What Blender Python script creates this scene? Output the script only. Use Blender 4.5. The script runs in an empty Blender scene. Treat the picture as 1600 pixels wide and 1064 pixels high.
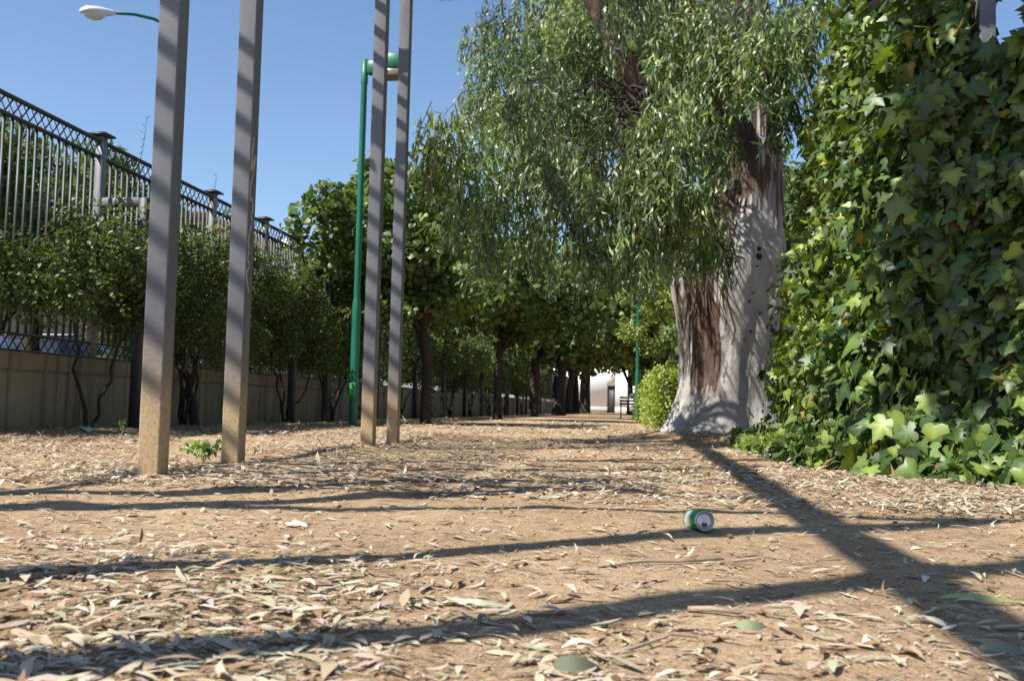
import bpy, math, random
import numpy as np
from mathutils import Matrix, Vector

rng = np.random.default_rng(7)
random.seed(7)
S = bpy.context.scene
C = S.collection
R = math.radians

# ------------------------------------------------------------------ camera
F_PX, YAW, PITCH, ROLL, CAM_H = 1556.0, R(7.3), R(3.82), R(1.35), 0.33
fw = Vector((-math.sin(YAW)*math.cos(PITCH), math.cos(YAW)*math.cos(PITCH), math.sin(PITCH)))
r0 = Vector((math.cos(YAW), math.sin(YAW), 0))
u0 = r0.cross(fw)
cr = r0*math.cos(ROLL) + u0*math.sin(ROLL)
cu = u0*math.cos(ROLL) - r0*math.sin(ROLL)
CAM = Vector((0, 0, CAM_H))
cam_d = bpy.data.cameras.new('camera')
cam = bpy.data.objects.new('camera', cam_d); C.objects.link(cam)
cam.matrix_world = Matrix(((cr.x, cu.x, -fw.x, CAM.x), (cr.y, cu.y, -fw.y, CAM.y), (cr.z, cu.z, -fw.z, CAM.z), (0, 0, 0, 1)))
cam_d.sensor_width = 36; cam_d.lens = 36*F_PX/1600
cam_d.clip_start = 0.02; cam_d.clip_end = 2000
cam_d.dof.use_dof = True; cam_d.dof.focus_distance = 4.3; cam_d.dof.aperture_fstop = 8.0
S.camera = cam

# ------------------------------------------------------------------ light
SUN = Vector((1.0, 0.85, -1.735)).normalized()          # the way the light travels
wd = bpy.data.worlds.new('World'); S.world = wd; wd.use_nodes = True
nt = wd.node_tree
bg = nt.nodes['Background']
sky = nt.nodes.new('ShaderNodeTexSky'); sky.sky_type = 'NISHITA'; sky.sun_disc = False
sky.sun_elevation = math.asin(-SUN.z)
sky.sun_rotation = math.atan2(-SUN.x, -SUN.y)
sky.air_density = 1.0; sky.dust_density = 0.5; sky.ozone_density = 4.0; sky.altitude = 50
nt.links.new(sky.outputs[0], bg.inputs[0]); bg.inputs[1].default_value = 0.097
sl = bpy.data.lights.new('sun', 'SUN'); sl.energy = 5.0; sl.angle = R(0.5); sl.color = (1.0, 0.95, 0.87)
so = bpy.data.objects.new('sun', sl); C.objects.link(so); so.location = (-20, -20, 40)
so.rotation_euler = SUN.to_track_quat('-Z', 'Y').to_euler()
S.view_settings.view_transform = 'Standard'; S.view_settings.look = 'None'
S.view_settings.gamma = 1.0; S.view_settings.exposure = 0.85
S.render.engine = 'CYCLES'
S.cycles.max_bounces = 6; S.cycles.diffuse_bounces = 2; S.cycles.glossy_bounces = 2
S.cycles.transmission_bounces = 3; S.cycles.sample_clamp_indirect = 6.0

# ------------------------------------------------------------------ design helpers
def at(px, py, d):
    """point d metres in front of the camera seen at photograph pixel px, py"""
    return CAM + d*(fw + cr*((px-800)/F_PX) + cu*((532-py)/F_PX))
def on_ground(px, py, z=0.0):
    v = fw + cr*((px-800)/F_PX) + cu*((532-py)/F_PX)
    return CAM + v*((z-CAM_H)/v.z)

_tab = np.random.default_rng(3).random((256, 256))
def vnoise(x, y):
    x = np.asarray(x, float); y = np.asarray(y, float)
    xi = np.floor(x).astype(int); yi = np.floor(y).astype(int)
    fx = x-xi; fy = y-yi; fx = fx*fx*(3-2*fx); fy = fy*fy*(3-2*fy)
    a = _tab[xi & 255, yi & 255]; b = _tab[(xi+1) & 255, yi & 255]
    c = _tab[xi & 255, (yi+1) & 255]; d = _tab[(xi+1) & 255, (yi+1) & 255]
    return (a*(1-fx)+b*fx)*(1-fy) + (c*(1-fx)+d*fx)*fy - 0.5
TRUNK = Vector((0.98, 11.75, 0))
def gh(x, y):
    x = np.asarray(x, float); y = np.asarray(y, float)
    near = np.clip((30-np.abs(y))/25, 0, 1)
    h = 0.035*vnoise(x*0.9+11, y*0.7+5) + 0.016*vnoise(x*3.1, y*2.6) + 0.008*vnoise(x*9, y*8) + 0.005*vnoise(x*27, y*24)
    d = np.hypot(x-TRUNK.x, y-TRUNK.y)
    m = 0.16*np.exp(-(d/1.15)**2)
    w = 0.05*np.exp(-((x+5.3)/0.5)**2)
    return (h-0.005)*near + m + w*near

# ------------------------------------------------------------------ mesh builder
class MB:
    def __init__(self): self.v = []; self.f = []; self.c = []; self.n = 0
    def add(self, verts, tris, col=None):
        verts = np.asarray(verts, float).reshape(-1, 3); tris = np.asarray(tris, int).reshape(-1, 3)
        self.v.append(verts); self.f.append(tris+self.n); self.n += len(verts)
        if col is None: col = (1, 1, 1)
        col = np.asarray(col, float)
        if col.ndim == 1: col = np.tile(col[:3], (len(verts), 1))
        self.c.append(col)
        return self
    def quads(self, verts, quads, col=None):
        t = []
        for q in quads:
            for i in range(1, len(q)-1): t.append((q[0], q[i], q[i+1]))
        return self.add(verts, t, col)
    def box(self, c, s, rz=0.0, col=None):
        x, y, z = s[0]/2, s[1]/2, s[2]/2
        p = np.array([(-x,-y,-z),(x,-y,-z),(x,y,-z),(-x,y,-z),(-x,-y,z),(x,-y,z),(x,y,z),(-x,y,z)])
        if rz:
            ca, sa = math.cos(rz), math.sin(rz)
            p = p @ np.array([[ca, sa, 0], [-sa, ca, 0], [0, 0, 1]])
        return self.quads(p+np.array(c), [(0,3,2,1),(4,5,6,7),(0,1,5,4),(1,2,6,5),(2,3,7,6),(3,0,4,7)], col)
    def bbox(self, x0, x1, y0, y1, z0, z1, col=None):
        return self.box(((x0+x1)/2, (y0+y1)/2, (z0+z1)/2), (x1-x0, y1-y0, z1-z0), 0, col)
    def bar(self, a, b, w, h=None, up=(0, 0, 1), col=None):
        a = Vector(a); b = Vector(b); h = h or w
        d = (b-a).normalized(); up = Vector(up)
        if abs(d.dot(up)) > 0.99: up = Vector((0, 1, 0))
        s = d.cross(up).normalized(); u = s.cross(d)
        p = []
        for e in (a, b):
            for i, j in ((-1,-1),(1,-1),(1,1),(-1,1)): p.append(e+s*(i*w/2)+u*(j*h/2))
        return self.quads(np.array([tuple(q) for q in p]), [(0,3,2,1)[::-1],(4,5,6,7)[::-1],(0,1,5,4)[::-1],(1,2,6,5)[::-1],(2,3,7,6)[::-1],(3,0,4,7)[::-1]], col)
    def tube(self, pts, rad, n=8, cap=True, jit=0.0, col=None):
        pts = [Vector(p) for p in pts]; m = len(pts); V = []
        ref = Vector((0.31, 0.95, 0.1))
        for i, p in enumerate(pts):
            d = (pts[min(i+1, m-1)]-pts[max(i-1, 0)]).normalized()
            s = d.cross(ref)
            if s.length < 0.05: s = d.cross(Vector((1, 0, 0)))
            s.normalize(); u = s.cross(d)
            r = rad[i] if hasattr(rad, '__len__') else rad
            for k in range(n):
                a = 2*math.pi*k/n; rr = r*(1+jit*random.uniform(-1, 1))
                V.append(tuple(p+s*(math.cos(a)*rr)+u*(math.sin(a)*rr)))
        q = []
        for i in range(m-1):
            for k in range(n):
                a = i*n+k; b = i*n+(k+1) % n
                q.append((a, a+n, b+n, b))
        if cap:
            q.append(tuple(range(n))); q.append(tuple(range((m-1)*n, m*n))[::-1])
        return self.quads(V, q, col)
    def lathe(self, prof, n=24, mtx=None, col=None, closed=False):
        V = []; 
        for r, z in prof:
            for k in range(n):
                a = 2*math.pi*k/n; V.append((r*math.cos(a), r*math.sin(a), z))
        q = []
        for i in range(len(prof)-1):
            for k in range(n):
                a = i*n+k; b = i*n+(k+1) % n
                q.append((a, b, b+n, a+n))
        V = np.array(V)
        if mtx is not None: V = V @ np.array(mtx.to_3x3()).T + np.array(mtx.translation)
        return self.quads(V, q, col)
    def inst(self, tpl, pos, rot, sc, col, shade=None):
        """many copies of a template: pos (N,3) rot (N,3,3) sc (N,) or (N,3) col (N,3)"""
        tv, tf = tpl[:2]; N = len(pos); sc = np.asarray(sc, float)
        if sc.ndim == 1: sc = sc[:, None].repeat(3, 1)
        v = np.einsum('nij,nkj->nki', rot, tv[None]*sc[:, None, :]) + pos[:, None, :]
        f = tf[None]+ (np.arange(N)*len(tv))[:, None, None]
        c = np.repeat(np.asarray(col)[:, None, :], len(tv), 1)
        if len(tpl) > 2: c = np.clip(c*tpl[2][None, :, None], 0, 1)
        self.v.append(v.reshape(-1, 3)); self.f.append(f.reshape(-1, 3)+self.n); self.n += N*len(tv)
        self.c.append(c.reshape(-1, 3)); return self
    def mesh(self, name, m, smooth=False):
        v = np.concatenate(self.v).astype(np.float32); f = np.concatenate(self.f).astype(np.int32); c = np.concatenate(self.c)
        me = bpy.data.meshes.new(name)
        me.vertices.add(len(v)); me.vertices.foreach_set('co', v.ravel())
        me.loops.add(f.size); me.loops.foreach_set('vertex_index', f.ravel())
        me.polygons.add(len(f)); me.polygons.foreach_set('loop_start', np.arange(0, f.size, 3, dtype=np.int32))
        if smooth: me.polygons.foreach_set('use_smooth', np.ones(len(f), bool))
        at_ = me.attributes.new('col', 'FLOAT_COLOR', 'POINT')
        at_.data.foreach_set('color', np.concatenate([c, np.ones((len(c), 1))], 1).astype(np.float32).ravel())
        me.update(); me.validate()
        me.materials.append(m)
        return me
    def build(self, name, m, parent=None, smooth=False):
        o = bpy.data.objects.new(name, self.mesh(name, m, smooth)); C.objects.link(o)
        if parent is not None: o.parent = parent; o.matrix_parent_inverse = parent.matrix_basis.inverted()
        return o
def tag(o, label=None, cat=None, group=None, kind=None):
    if label: o['label'] = label
    if cat: o['category'] = cat
    if group: o['group'] = group
    if kind: o['kind'] = kind
    return o
def thing(name, loc, label, cat, group=None):
    o = bpy.data.objects.new(name, None); C.objects.link(o); o.location = loc; o.empty_display_size = 0.2
    return tag(o, label, cat, group)
def link(name, me, parent=None, mw=None):
    o = bpy.data.objects.new(name, me); C.objects.link(o)
    if parent is not None: o.parent = parent; o.matrix_parent_inverse = parent.matrix_basis.inverted()
    if mw is not None: o.matrix_basis = mw
    return o
def bevel(o, w, seg=2):
    # weld and soften the hard edges of a boxy part
    import bmesh
    bm = bmesh.new(); bm.from_mesh(o.data)
    bmesh.ops.remove_doubles(bm, verts=bm.verts, dist=1e-5)
    ed = [e for e in bm.edges if len(e.link_faces) == 2 and e.calc_face_angle(0) > 0.5]
    bmesh.ops.bevel(bm, geom=ed, offset=w, segments=seg, affect='EDGES', profile=0.7)
    bm.to_mesh(o.data); bm.free(); return o

# ------------------------------------------------------------------ materials
def new_mat(name):
    m = bpy.data.materials.new(name); m.use_nodes = True
    n = m.node_tree.nodes; return m, n, m.node_tree.links, n['Principled BSDF']
def noise(n, l, scale, detail=4, coord=None, rough=0.6, stretch=None):
    t = n.new('ShaderNodeTexNoise'); t.inputs['Scale'].default_value = scale
    t.inputs['Detail'].default_value = detail; t.inputs['Roughness'].default_value = rough
    tc = n.new('ShaderNodeTexCoord'); src = tc.outputs[coord or 'Object']
    if stretch:
        mp = n.new('ShaderNodeMapping'); mp.inputs['Scale'].default_value = stretch
        l.new(src, mp.inputs['Vector']); src = mp.outputs[0]
    l.new(src, t.inputs['Vector']); return t
def ramp(n, l, src, stops):
    r = n.new('ShaderNodeValToRGB'); e = r.color_ramp.elements
    while len(e) < len(stops): e.new(0.5)
    for k, (p, c) in enumerate(stops):
        e[k].position = p; e[k].color = tuple(c[:3])+(1,) if hasattr(c, '__len__') else (c, c, c, 1)
    l.new(src, r.inputs[0]); return r
def mix(n, l, fac, a, b, mode='MIX'):
    x = n.new('ShaderNodeMix'); x.data_type = 'RGBA'; x.blend_type = mode
    for sock, v in ((x.inputs[0], fac), (x.inputs[6], a), (x.inputs[7], b)):
        if hasattr(v, 'is_linked') or hasattr(v, 'links'): l.new(v, sock)
        elif hasattr(v, '__len__'): sock.default_value = tuple(v[:3])+(1,)
        else: sock.default_value = v
    return x.outputs[2]
def bump(n, l, src, p, strength=0.3, dist=0.01, prev=None):
    b = n.new('ShaderNodeBump'); b.inputs['Strength'].default_value = strength; b.inputs['Distance'].default_value = dist
    l.new(src, b.inputs['Height'])
    if prev is not None: l.new(prev.outputs[0], b.inputs['Normal'])
    l.new(b.outputs[0], p.inputs['Normal']); return b
def plain(name, col, rough=0.6, metal=0.0, var=0.18, scale=9.0, bmp=0.15, spec=0.5):
    m, n, l, p = new_mat(name)
    t = noise(n, l, scale, 6)
    d = tuple(c*(1-var) for c in col); b = tuple(min(1, c*(1+var)) for c in col)
    r = ramp(n, l, t.outputs[0], [(0.3, d), (0.7, b)])
    l.new(r.outputs[0], p.inputs['Base Color'])
    p.inputs['Roughness'].default_value = rough; p.inputs['Metallic'].default_value = metal
    p.inputs['Specular IOR Level'].default_value = spec
    if bmp: bump(n, l, noise(n, l, scale*6, 5).outputs[0], p, bmp, 0.004)
    return m
def leaf_mat(name, trans=0.35, rough=0.45, spec=0.5, tint=(1.3, 1.35, 0.5)):
    m, n, l, p = new_mat(name)
    a = n.new('ShaderNodeAttribute'); a.attribute_name = 'col'
    t = noise(n, l, 30, 3)
    c = mix(n, l, 0.35, a.outputs['Color'], ramp(n, l, t.outputs[0], [(0.3, 0.75), (0.7, 1.25)]).outputs[0], 'MULTIPLY')
    l.new(c, p.inputs['Base Color']); p.inputs['Roughness'].default_value = rough; p.inputs['Specular IOR Level'].default_value = spec
    if trans > 0:
        tr = n.new('ShaderNodeBsdfTranslucent'); l.new(mix(n, l, 1.0, c, tint, 'MULTIPLY'), tr.inputs[0])
        ms = n.new('ShaderNodeMixShader'); ms.inputs[0].default_value = trans
        l.new(p.outputs[0], ms.inputs[1]); l.new(tr.outputs[0], ms.inputs[2])
        l.new(ms.outputs[0], n['Material Output'].inputs[0])
    return m
M = {}
M['leaf'] = leaf_mat('leaf', 0.40, 0.45)
M['gum_leaf'] = leaf_mat('gum_leaf', 0.30, 0.42, 0.6, (1.3, 1.3, 0.5))
M['ivy_leaf'] = leaf_mat('ivy_leaf', 0.24, 0.45, 0.45, (1.6, 1.7, 0.4))
M['litter'] = leaf_mat('dry_leaf', 0.10, 0.62, 0.35, (1.2, 1.0, 0.7))
M['wood'] = plain('bark_brown', (0.042, 0.035, 0.030), 0.9, var=0.4, scale=14, bmp=0.6, spec=0.2)
M['steel'] = plain('grey_painted_iron', (0.06, 0.062, 0.072), 0.48, 0.0, 0.15, 6, 0.05)
M['sunlit_steel'] = plain('sunlit_grey_iron', (0.17, 0.175, 0.19), 0.5, 0.0, 0.15, 6, 0.05)  # same iron lightened to stand in for sun on pillars and arms
M['dark_iron'] = plain('dark_painted_iron', (0.028, 0.030, 0.036), 0.5, 0.0, 0.2, 6, 0.05)
M['green_paint'] = plain('green_paint', (0.008, 0.125, 0.07), 0.45, 0.0, 0.14, 5, 0.04)
M['green_bright'] = plain('green_hatch_paint', (0.015, 0.22, 0.06), 0.4, 0.0, 0.1, 5, 0.03)
M['white_wall'] = plain('white_render', (0.82, 0.83, 0.84), 0.85, var=0.05, scale=2)
M['grey_wall'] = plain('grey_plinth', (0.5, 0.5, 0.47), 0.85, var=0.08, scale=2)
M['dark'] = plain('dark_paint_and_hole', (0.05, 0.05, 0.05), 0.6, var=0.2)
M['glass'] = plain('dark_glass', (0.03, 0.035, 0.045), 0.08, 0.0, 0.05, 2, 0)
M['rubber'] = plain('rubber', (0.02, 0.02, 0.02), 0.8, var=0.2)
M['alu'] = plain('aluminium', (0.50, 0.50, 0.51), 0.34, 0.9, 0.06, 30, 0.03)
M['lampgrey'] = plain('lamp_housing_grey', (0.62, 0.63, 0.65), 0.4, 0.0, 0.06, 5, 0)
M['lampglass'] = plain('lamp_bowl', (0.55, 0.56, 0.55), 0.15, 0.0, 0.05, 5, 0)
M['paper'] = plain('white_paper', (0.45, 0.44, 0.41), 0.8, var=0.08)
M['orange'] = plain('orange_peel', (0.75, 0.30, 0.02), 0.45, var=0.1, scale=30)
M['paint_tag'] = plain('beige_spray_paint', (0.50, 0.44, 0.34), 0.7, var=0.2, scale=25, bmp=0)
M['asphalt'] = plain('asphalt', (0.05, 0.05, 0.052), 0.9, var=0.25, scale=4, bmp=0.5)
M['brick'] = plain('brick_red', (0.33, 0.15, 0.09), 0.85, var=0.2, scale=3)
M['roof_tile'] = plain('roof_tile', (0.42, 0.24, 0.15), 0.85, var=0.2, scale=3)

# sand
m, n, l, p = new_mat('sand'); M['sand'] = m
t1 = noise(n, l, 0.9, 6); t2 = noise(n, l, 14, 8, rough=0.7); t3 = noise(n, l, 220, 3)
base = ramp(n, l, t1.outputs[0], [(0.32, (0.32, 0.226, 0.138)), (0.55, (0.425, 0.308, 0.190)), (0.72, (0.50, 0.378, 0.245))])
dd = ramp(n, l, t2.outputs[0], [(0.28, (0.62, 0.58, 0.54)), (0.5, (1, 1, 1)), (0.75, (1.12, 1.1, 1.06))])
c1 = mix(n, l, 1.0, base.outputs[0], dd.outputs[0], 'MULTIPLY')
vo = n.new('ShaderNodeTexVoronoi'); vo.inputs['Scale'].default_value = 260
tc = n.new('ShaderNodeTexCoord'); l.new(tc.outputs['Object'], vo.inputs['Vector'])
gr = ramp(n, l, vo.outputs['Color'], [(0.15, (0.70, 0.62, 0.55)), (0.5, (1, 1, 1)), (0.9, (1.3, 1.25, 1.2))])
c2 = mix(n, l, 0.75, c1, gr.outputs[0], 'MULTIPLY')
l.new(c2, p.inputs['Base Color']); p.inputs['Roughness'].default_value = 0.95; p.inputs['Specular IOR Level'].default_value = 0.15
b1 = bump(n, l, vo.outputs['Distance'], p, 0.5, -0.004)
b2 = bump(n, l, t3.outputs[0], p, 0.7, 0.006, b1)
b3 = bump(n, l, t2.outputs[0], p, 0.9, 0.03, b2)

# concrete wall, weathered
m, n, l, p = new_mat('ochre_concrete'); M['wall'] = m
t1 = noise(n, l, 1.6, 8, rough=0.7); t2 = noise(n, l, 3.0, 5, stretch=(1, 2.2, 0.12)); t3 = noise(n, l, 40, 4)
base = ramp(n, l, t1.outputs[0], [(0.3, (0.22, 0.185, 0.115)), (0.7, (0.31, 0.265, 0.175))])
st = ramp(n, l, t2.outputs[0], [(0.50, (1, 1, 1)), (0.64, (0.30, 0.28, 0.26))])
c1 = mix(n, l, 0.8, base.outputs[0], st.outputs[0], 'MULTIPLY')
l.new(c1, p.inputs['Base Color']); p.inputs['Roughness'].default_value = 0.92
bump(n, l, t3.outputs[0], p, 0.4, 0.005)

# square post: dark grey paint, sandy splash up from the foot
m, n, l, p = new_mat('post_paint'); M['post'] = m
tc = n.new('ShaderNodeTexCoord'); sp = n.new('ShaderNodeSeparateXYZ'); l.new(tc.outputs['Object'], sp.inputs[0])
t1 = noise(n, l, 5, 6, stretch=(1, 1, 0.35)); t2 = noise(n, l, 60, 6, rough=0.75); t3 = noise(n, l, 3.5, 4)
ad = n.new('ShaderNodeMath'); ad.operation = 'MULTIPLY_ADD'; l.new(t1.outputs[0], ad.inputs[0]); ad.inputs[1].default_value = -0.45; l.new(sp.outputs['Z'], ad.inputs[2])
dirt = ramp(n, l, ad.outputs[0], [(-0.0, 1.0), (0.08, 0.92), (0.24, 0.35), (0.48, 0.0)])
gp = ramp(n, l, t1.outputs[0], [(0.3, (0.10, 0.102, 0.113)), (0.7, (0.140, 0.143, 0.158))])
sd = ramp(n, l, t2.outputs[0], [(0.3, (0.27, 0.185, 0.10)), (0.62, (0.46, 0.335, 0.19))])
c1 = mix(n, l, dirt.outputs[0], gp.outputs[0], sd.outputs[0])
rs = ramp(n, l, noise(n, l, 8, 7, rough=0.75).outputs[0], [(0.655, 0.0), (0.72, 0.85)])
c2 = mix(n, l, rs.outputs[0], c1, (0.20, 0.085, 0.035))
l.new(c2, p.inputs['Base Color'])
l.new(ramp(n, l, dirt.outputs[0], [(0.0, 0.42), (0.5, 0.9)]).outputs[0], p.inputs['Roughness'])
bb = bump(n, l, t2.outputs[0], p, 0.35, 0.004); bump(n, l, t3.outputs[0], p, 0.2, 0.01, bb)

# gum bark: pale skin with brown flaking patches and grey streaks
m, n, l, p = new_mat('gum_bark'); M['gum_bark'] = m
tc = n.new('ShaderNodeTexCoord'); a = n.new('ShaderNodeAttribute'); a.attribute_name = 'col'
t1 = noise(n, l, 2.2, 8, rough=0.68, stretch=(1, 1, 0.35)); t2 = noise(n, l, 11, 7, rough=0.7, stretch=(1, 1, 0.14)); t3 = noise(n, l, 3, 4)
pale = ramp(n, l, t1.outputs[0], [(0.28, (0.19, 0.175, 0.16)), (0.45, (0.33, 0.31, 0.29)), (0.72, (0.48, 0.465, 0.445))])
brn = ramp(n, l, t2.outputs[0], [(0.3, (0.032, 0.022, 0.016)), (0.52, (0.10, 0.066, 0.048)), (0.72, (0.25, 0.185, 0.14))])
sx = n.new('ShaderNodeSeparateColor'); l.new(a.outputs['Color'], sx.inputs[0])
t4 = noise(n, l, 4.5, 7, rough=0.7, stretch=(1, 1, 0.3))
ad0 = n.new('ShaderNodeMath'); ad0.operation = 'MULTIPLY_ADD'; l.new(t4.outputs[0], ad0.inputs[0]); ad0.inputs[1].default_value = 0.9; l.new(sx.outputs[0], ad0.inputs[2])
ad = n.new('ShaderNodeMath'); ad.operation = 'MULTIPLY_ADD'; l.new(t2.outputs[0], ad.inputs[0]); ad.inputs[1].default_value = 0.6; l.new(ad0.outputs[0], ad.inputs[2])
hv = n.new('ShaderNodeMath'); hv.operation = 'MULTIPLY'; hv.inputs[1].default_value = 0.5; l.new(ad.outputs[0], hv.inputs[0])
pm = ramp(n, l, hv.outputs[0], [(0.70, 0.0), (0.80, 1.0)])
c1 = mix(n, l, pm.outputs[0], pale.outputs[0], brn.outputs[0])
l.new(c1, p.inputs['Base Color']); p.inputs['Roughness'].default_value = 0.85; p.inputs['Specular IOR Level'].default_value = 0.25
b1 = bump(n, l, t2.outputs[0], p, 0.8, 0.04); b2 = bump(n, l, t1.outputs[0], p, 0.6, 0.08, b1); bump(n, l, noise(n, l, 45, 6, rough=0.75, stretch=(1, 1, 0.4)).outputs[0], p, 0.5, 0.01, b2)

# ------------------------------------------------------------------ leaf shapes
def tpl_blade(nst=4, w=0.16, curl=0.2, sick=0.12, fold=0.0, wave=0.0):
    """lance-shaped leaf along +Y, length 1, curved out of plane by curl and sideways by sick"""
    V = []; T = []
    for i in range(nst+1):
        t = i/nst; ww = w*math.sin(math.pi*min(1, t*0.96+0.04)**0.8)*0.5 if 0 < i < nst else 0.004
        x = sick*math.sin(math.pi*t); z = curl*(1-(2*t-1)**2) + wave*math.sin(5*t)
        V += [(x-ww, t, z+fold*ww), (x+ww, t, z+fold*ww*(-1 if wave else 1))]
    for i in range(nst):
        a = 2*i; T += [(a, a+1, a+3), (a, a+3, a+2)]
    return np.array(V), np.array(T)
def tpl_outline(half, zc=0.06, ctr=(0, 0.35), tipdrop=-0.12):
    out = [half[0]] + half[1:-1] + [half[-1]] + [(-x, y) for x, y in half[1:-1]][::-1]
    V = [(ctr[0], ctr[1], zc)] + [(x, y, tipdrop*(y*y) - 0.10*abs(x)) for x, y in out]
    k = len(out)
    return np.array(V, float), np.array([(0, 1+(i+1) % k, 1+i) for i in range(k)][::1])[:, ::-1]
IVY = tpl_outline([(0, 0.03), (0.16, -0.12), (0.38, -0.08), (0.50, 0.12), (0.33, 0.22), (0.40, 0.34), (0.58, 0.56), (0.26, 0.56), (0.17, 0.72), (0.0, 1.05)], 0.05, (0, 0.30))
IVY2 = tpl_outline([(0, 0.02), (0.2, -0.08), (0.42, -0.02), (0.53, 0.26), (0.31, 0.42), (0.26, 0.62), (0.0, 1.05)], 0.08, (0, 0.32), -0.22)
def veined(tp): return tp[0], tp[1], np.array([1.45]+[0.86 if k % 2 else 1.06 for k in range(len(tp[0])-1)])
IVY = veined(IVY); IVY2 = veined(IVY2)
HEART = tpl_outline([(0, 0.05), (0.28, -0.06), (0.52, 0.25), (0.42, 0.62), (0.0, 0.98)], 0.05, (0, 0.35), -0.15)
OVAL = (np.array([(0, 0, 0), (0.28, 0.5, 0.05), (0, 1, -0.06), (-0.28, 0.5, 0.05)], float), np.array([(0, 1, 2), (0, 2, 3)]))
GUM = [tpl_blade(4, 0.21, c, s) for c, s in ((0.10, 0.10), (0.18, -0.12), (-0.08, 0.16), (0.05, -0.05))]
LIT = [tpl_blade(4, w, c, s, f, wv) for w, c, s, f, wv in ((0.17, 0.10, 0.1, 0.3, 0), (0.2, 0.2, -0.12, 0.5, 0), (0.24, 0.06, 0.05, 0, 0.03), (0.16, -0.05, 0.2, 0.4, 0), (0.3, 0.16, 0, 0.7, 0), (0.14, 0.02, -0.2, 0, 0.05))]
LIT_FAR = [tpl_blade(2, w, c, s, f) for w, c, s, f in ((0.22, 0.12, 0.1, 0.3), (0.3, 0.2, -0.1, 0.4), (0.18, 0.03, 0.15, 0))]

def unit(v): return v/np.maximum(np.linalg.norm(v, axis=-1, keepdims=True), 1e-9)
def frames(d, nrm):
    """rotation matrices with local Y along d and local Z near nrm"""
    y = unit(d); x = unit(np.cross(y, nrm)); z = np.cross(x, y)
    return np.stack([x, y, z], -1)
def rnd_unit(N): return unit(rng.normal(size=(N, 3)))
def cols(N, pal, jitter=0.15, w=None):
    pal = np.array(pal); k = rng.choice(len(pal), N, p=w)
    return np.clip(pal[k]*(1+rng.uniform(-jitter, jitter, (N, 1)))*(1+rng.uniform(-0.05, 0.05, (N, 3))), 0, 1)

# ------------------------------------------------------------------ the setting
def axis(*segs):
    out = []
    for a, b, st in segs: out += list(np.arange(a, b, st))
    return np.array(out+[segs[-1][1]])
gx = axis((-260, -60, 50), (-60, -10, 5), (-10, -4, 0.25), (-4, 2.6, 0.032), (2.6, 8, 0.25), (8, 60, 6), (60, 260, 50))
gy = axis((-60, -5, 5), (-5, 0.6, 0.3), (0.6, 5.2, 0.027), (5.2, 12, 0.07), (12, 30, 0.4), (30, 120, 6), (120, 420, 60))
X, Y = np.meshgrid(gx, gy)
Z = gh(X, Y)
V = np.stack([X, Y, Z], -1).reshape(-1, 3)
nx, ny = len(gx), len(gy)
ii = (np.arange(ny-1)[:, None]*nx + np.arange(nx-1)[None]).ravel()
T = np.concatenate([np.stack([ii, ii+1, ii+nx+1], 1), np.stack([ii, ii+nx+1, ii+nx], 1)])
tag(MB().add(V, T).build('ground', M['sand'], smooth=True), kind='structure')
b = MB(); b.bbox(-24, -8.2, -30, 300, -0.02, 0.05); tag(b.build('street', M['asphalt']), kind='structure')

# low wall under the fence
WX = -5.46
w = thing('boundary_wall', (WX, 20, 0), 'low weathered ochre concrete wall under the iron railings', 'wall')
yy = 1.9; k = 0
while yy < 84:                                          # cast in lengths, with joints between
    dx = random.uniform(-.004, .004)
    bevel(MB().bbox(WX-0.28, WX+dx, yy, yy+4.09, -0.1, 0.537).build('wall_panel', M['wall'], w), 0.006, 1)
    MB().bbox(WX-0.27, WX-0.018, yy-.005, yy+4.095, 0.40, 0.60).build('groove', M['wall'], w)
    bevel(MB().bbox(WX-0.285, WX+0.004+dx, yy, yy+4.09, 0.557, 0.72).build('coping', M['wall'], w), 0.010, 1)
    yy += 4.1; k += 1

# ------------------------------------------------------------------ iron fence
FX = WX-0.13
f = thing('iron_fence', (FX, 20, 0.72), 'dark grey iron railings with criss-cross top band on the low wall', 'fence')
PIL = [6.2, 9.6, 12.35, 14.2, 15.8, 19.0, 22.4, 25.7, 29.0, 32.2, 35.5, 38.8, 42, 45.3, 48.5, 52, 56, 60, 64, 68, 72, 76, 80]
bar_me = MB().bbox(-0.011, 0.011, -0.011, 0.011, 0, 1.95).mesh('bar', M['steel'])
st_a = MB().bar((0, -0.06, 0.01), (0, 0.06, 0.15), 0.008, 0.014).mesh('lattice_strut', M['dark_iron'])
st_b = MB().bar((0.009, 0.06, 0.01), (0.009, -0.06, 0.15), 0.006, 0.008).mesh('lattice_strut', M['steel'])
ys = np.arange(5.96, 83, 0.12)
far = MB(); nb = ns = 0
for y in ys:
    if min(abs(y-q) for q in PIL) < 0.07: continue
    if y > 7.2 and nb < 130:
        o = link('bar', bar_me, f, Matrix.Translation((FX, y, 0.87))); nb += 1
    else: far.bbox(FX-0.011, FX+0.011, y-0.011, y+0.011, 0.87, 2.82)
for y in ys:
    for z in (2.825, 0.735):
        if 7.2 < y < 15.6:
            link('lattice_strut', st_a, f, Matrix.Translation((FX, y+0.06, z))); link('lattice_strut', st_b, f, Matrix.Translation((FX, y+0.06, z)))
        elif y < 40:
            far.bar((FX, y, z+0.01), (FX, y+0.12, z+0.15), 0.008, 0.014); far.bar((FX+0.009, y+0.12, z+0.01), (FX+0.009, y, z+0.15), 0.006, 0.008)
tag(far.build('distant_bars', M['steel'], f), kind='stuff')
for z, h in ((0.735, 0.02), (0.885, 0.022), (2.815, 0.028), (2.985, 0.03)):
    MB().bbox(FX-0.022, FX+0.022, 5.8, 83, z-h/2, z+h/2).build('rail', M['dark_iron'], f)
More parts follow.
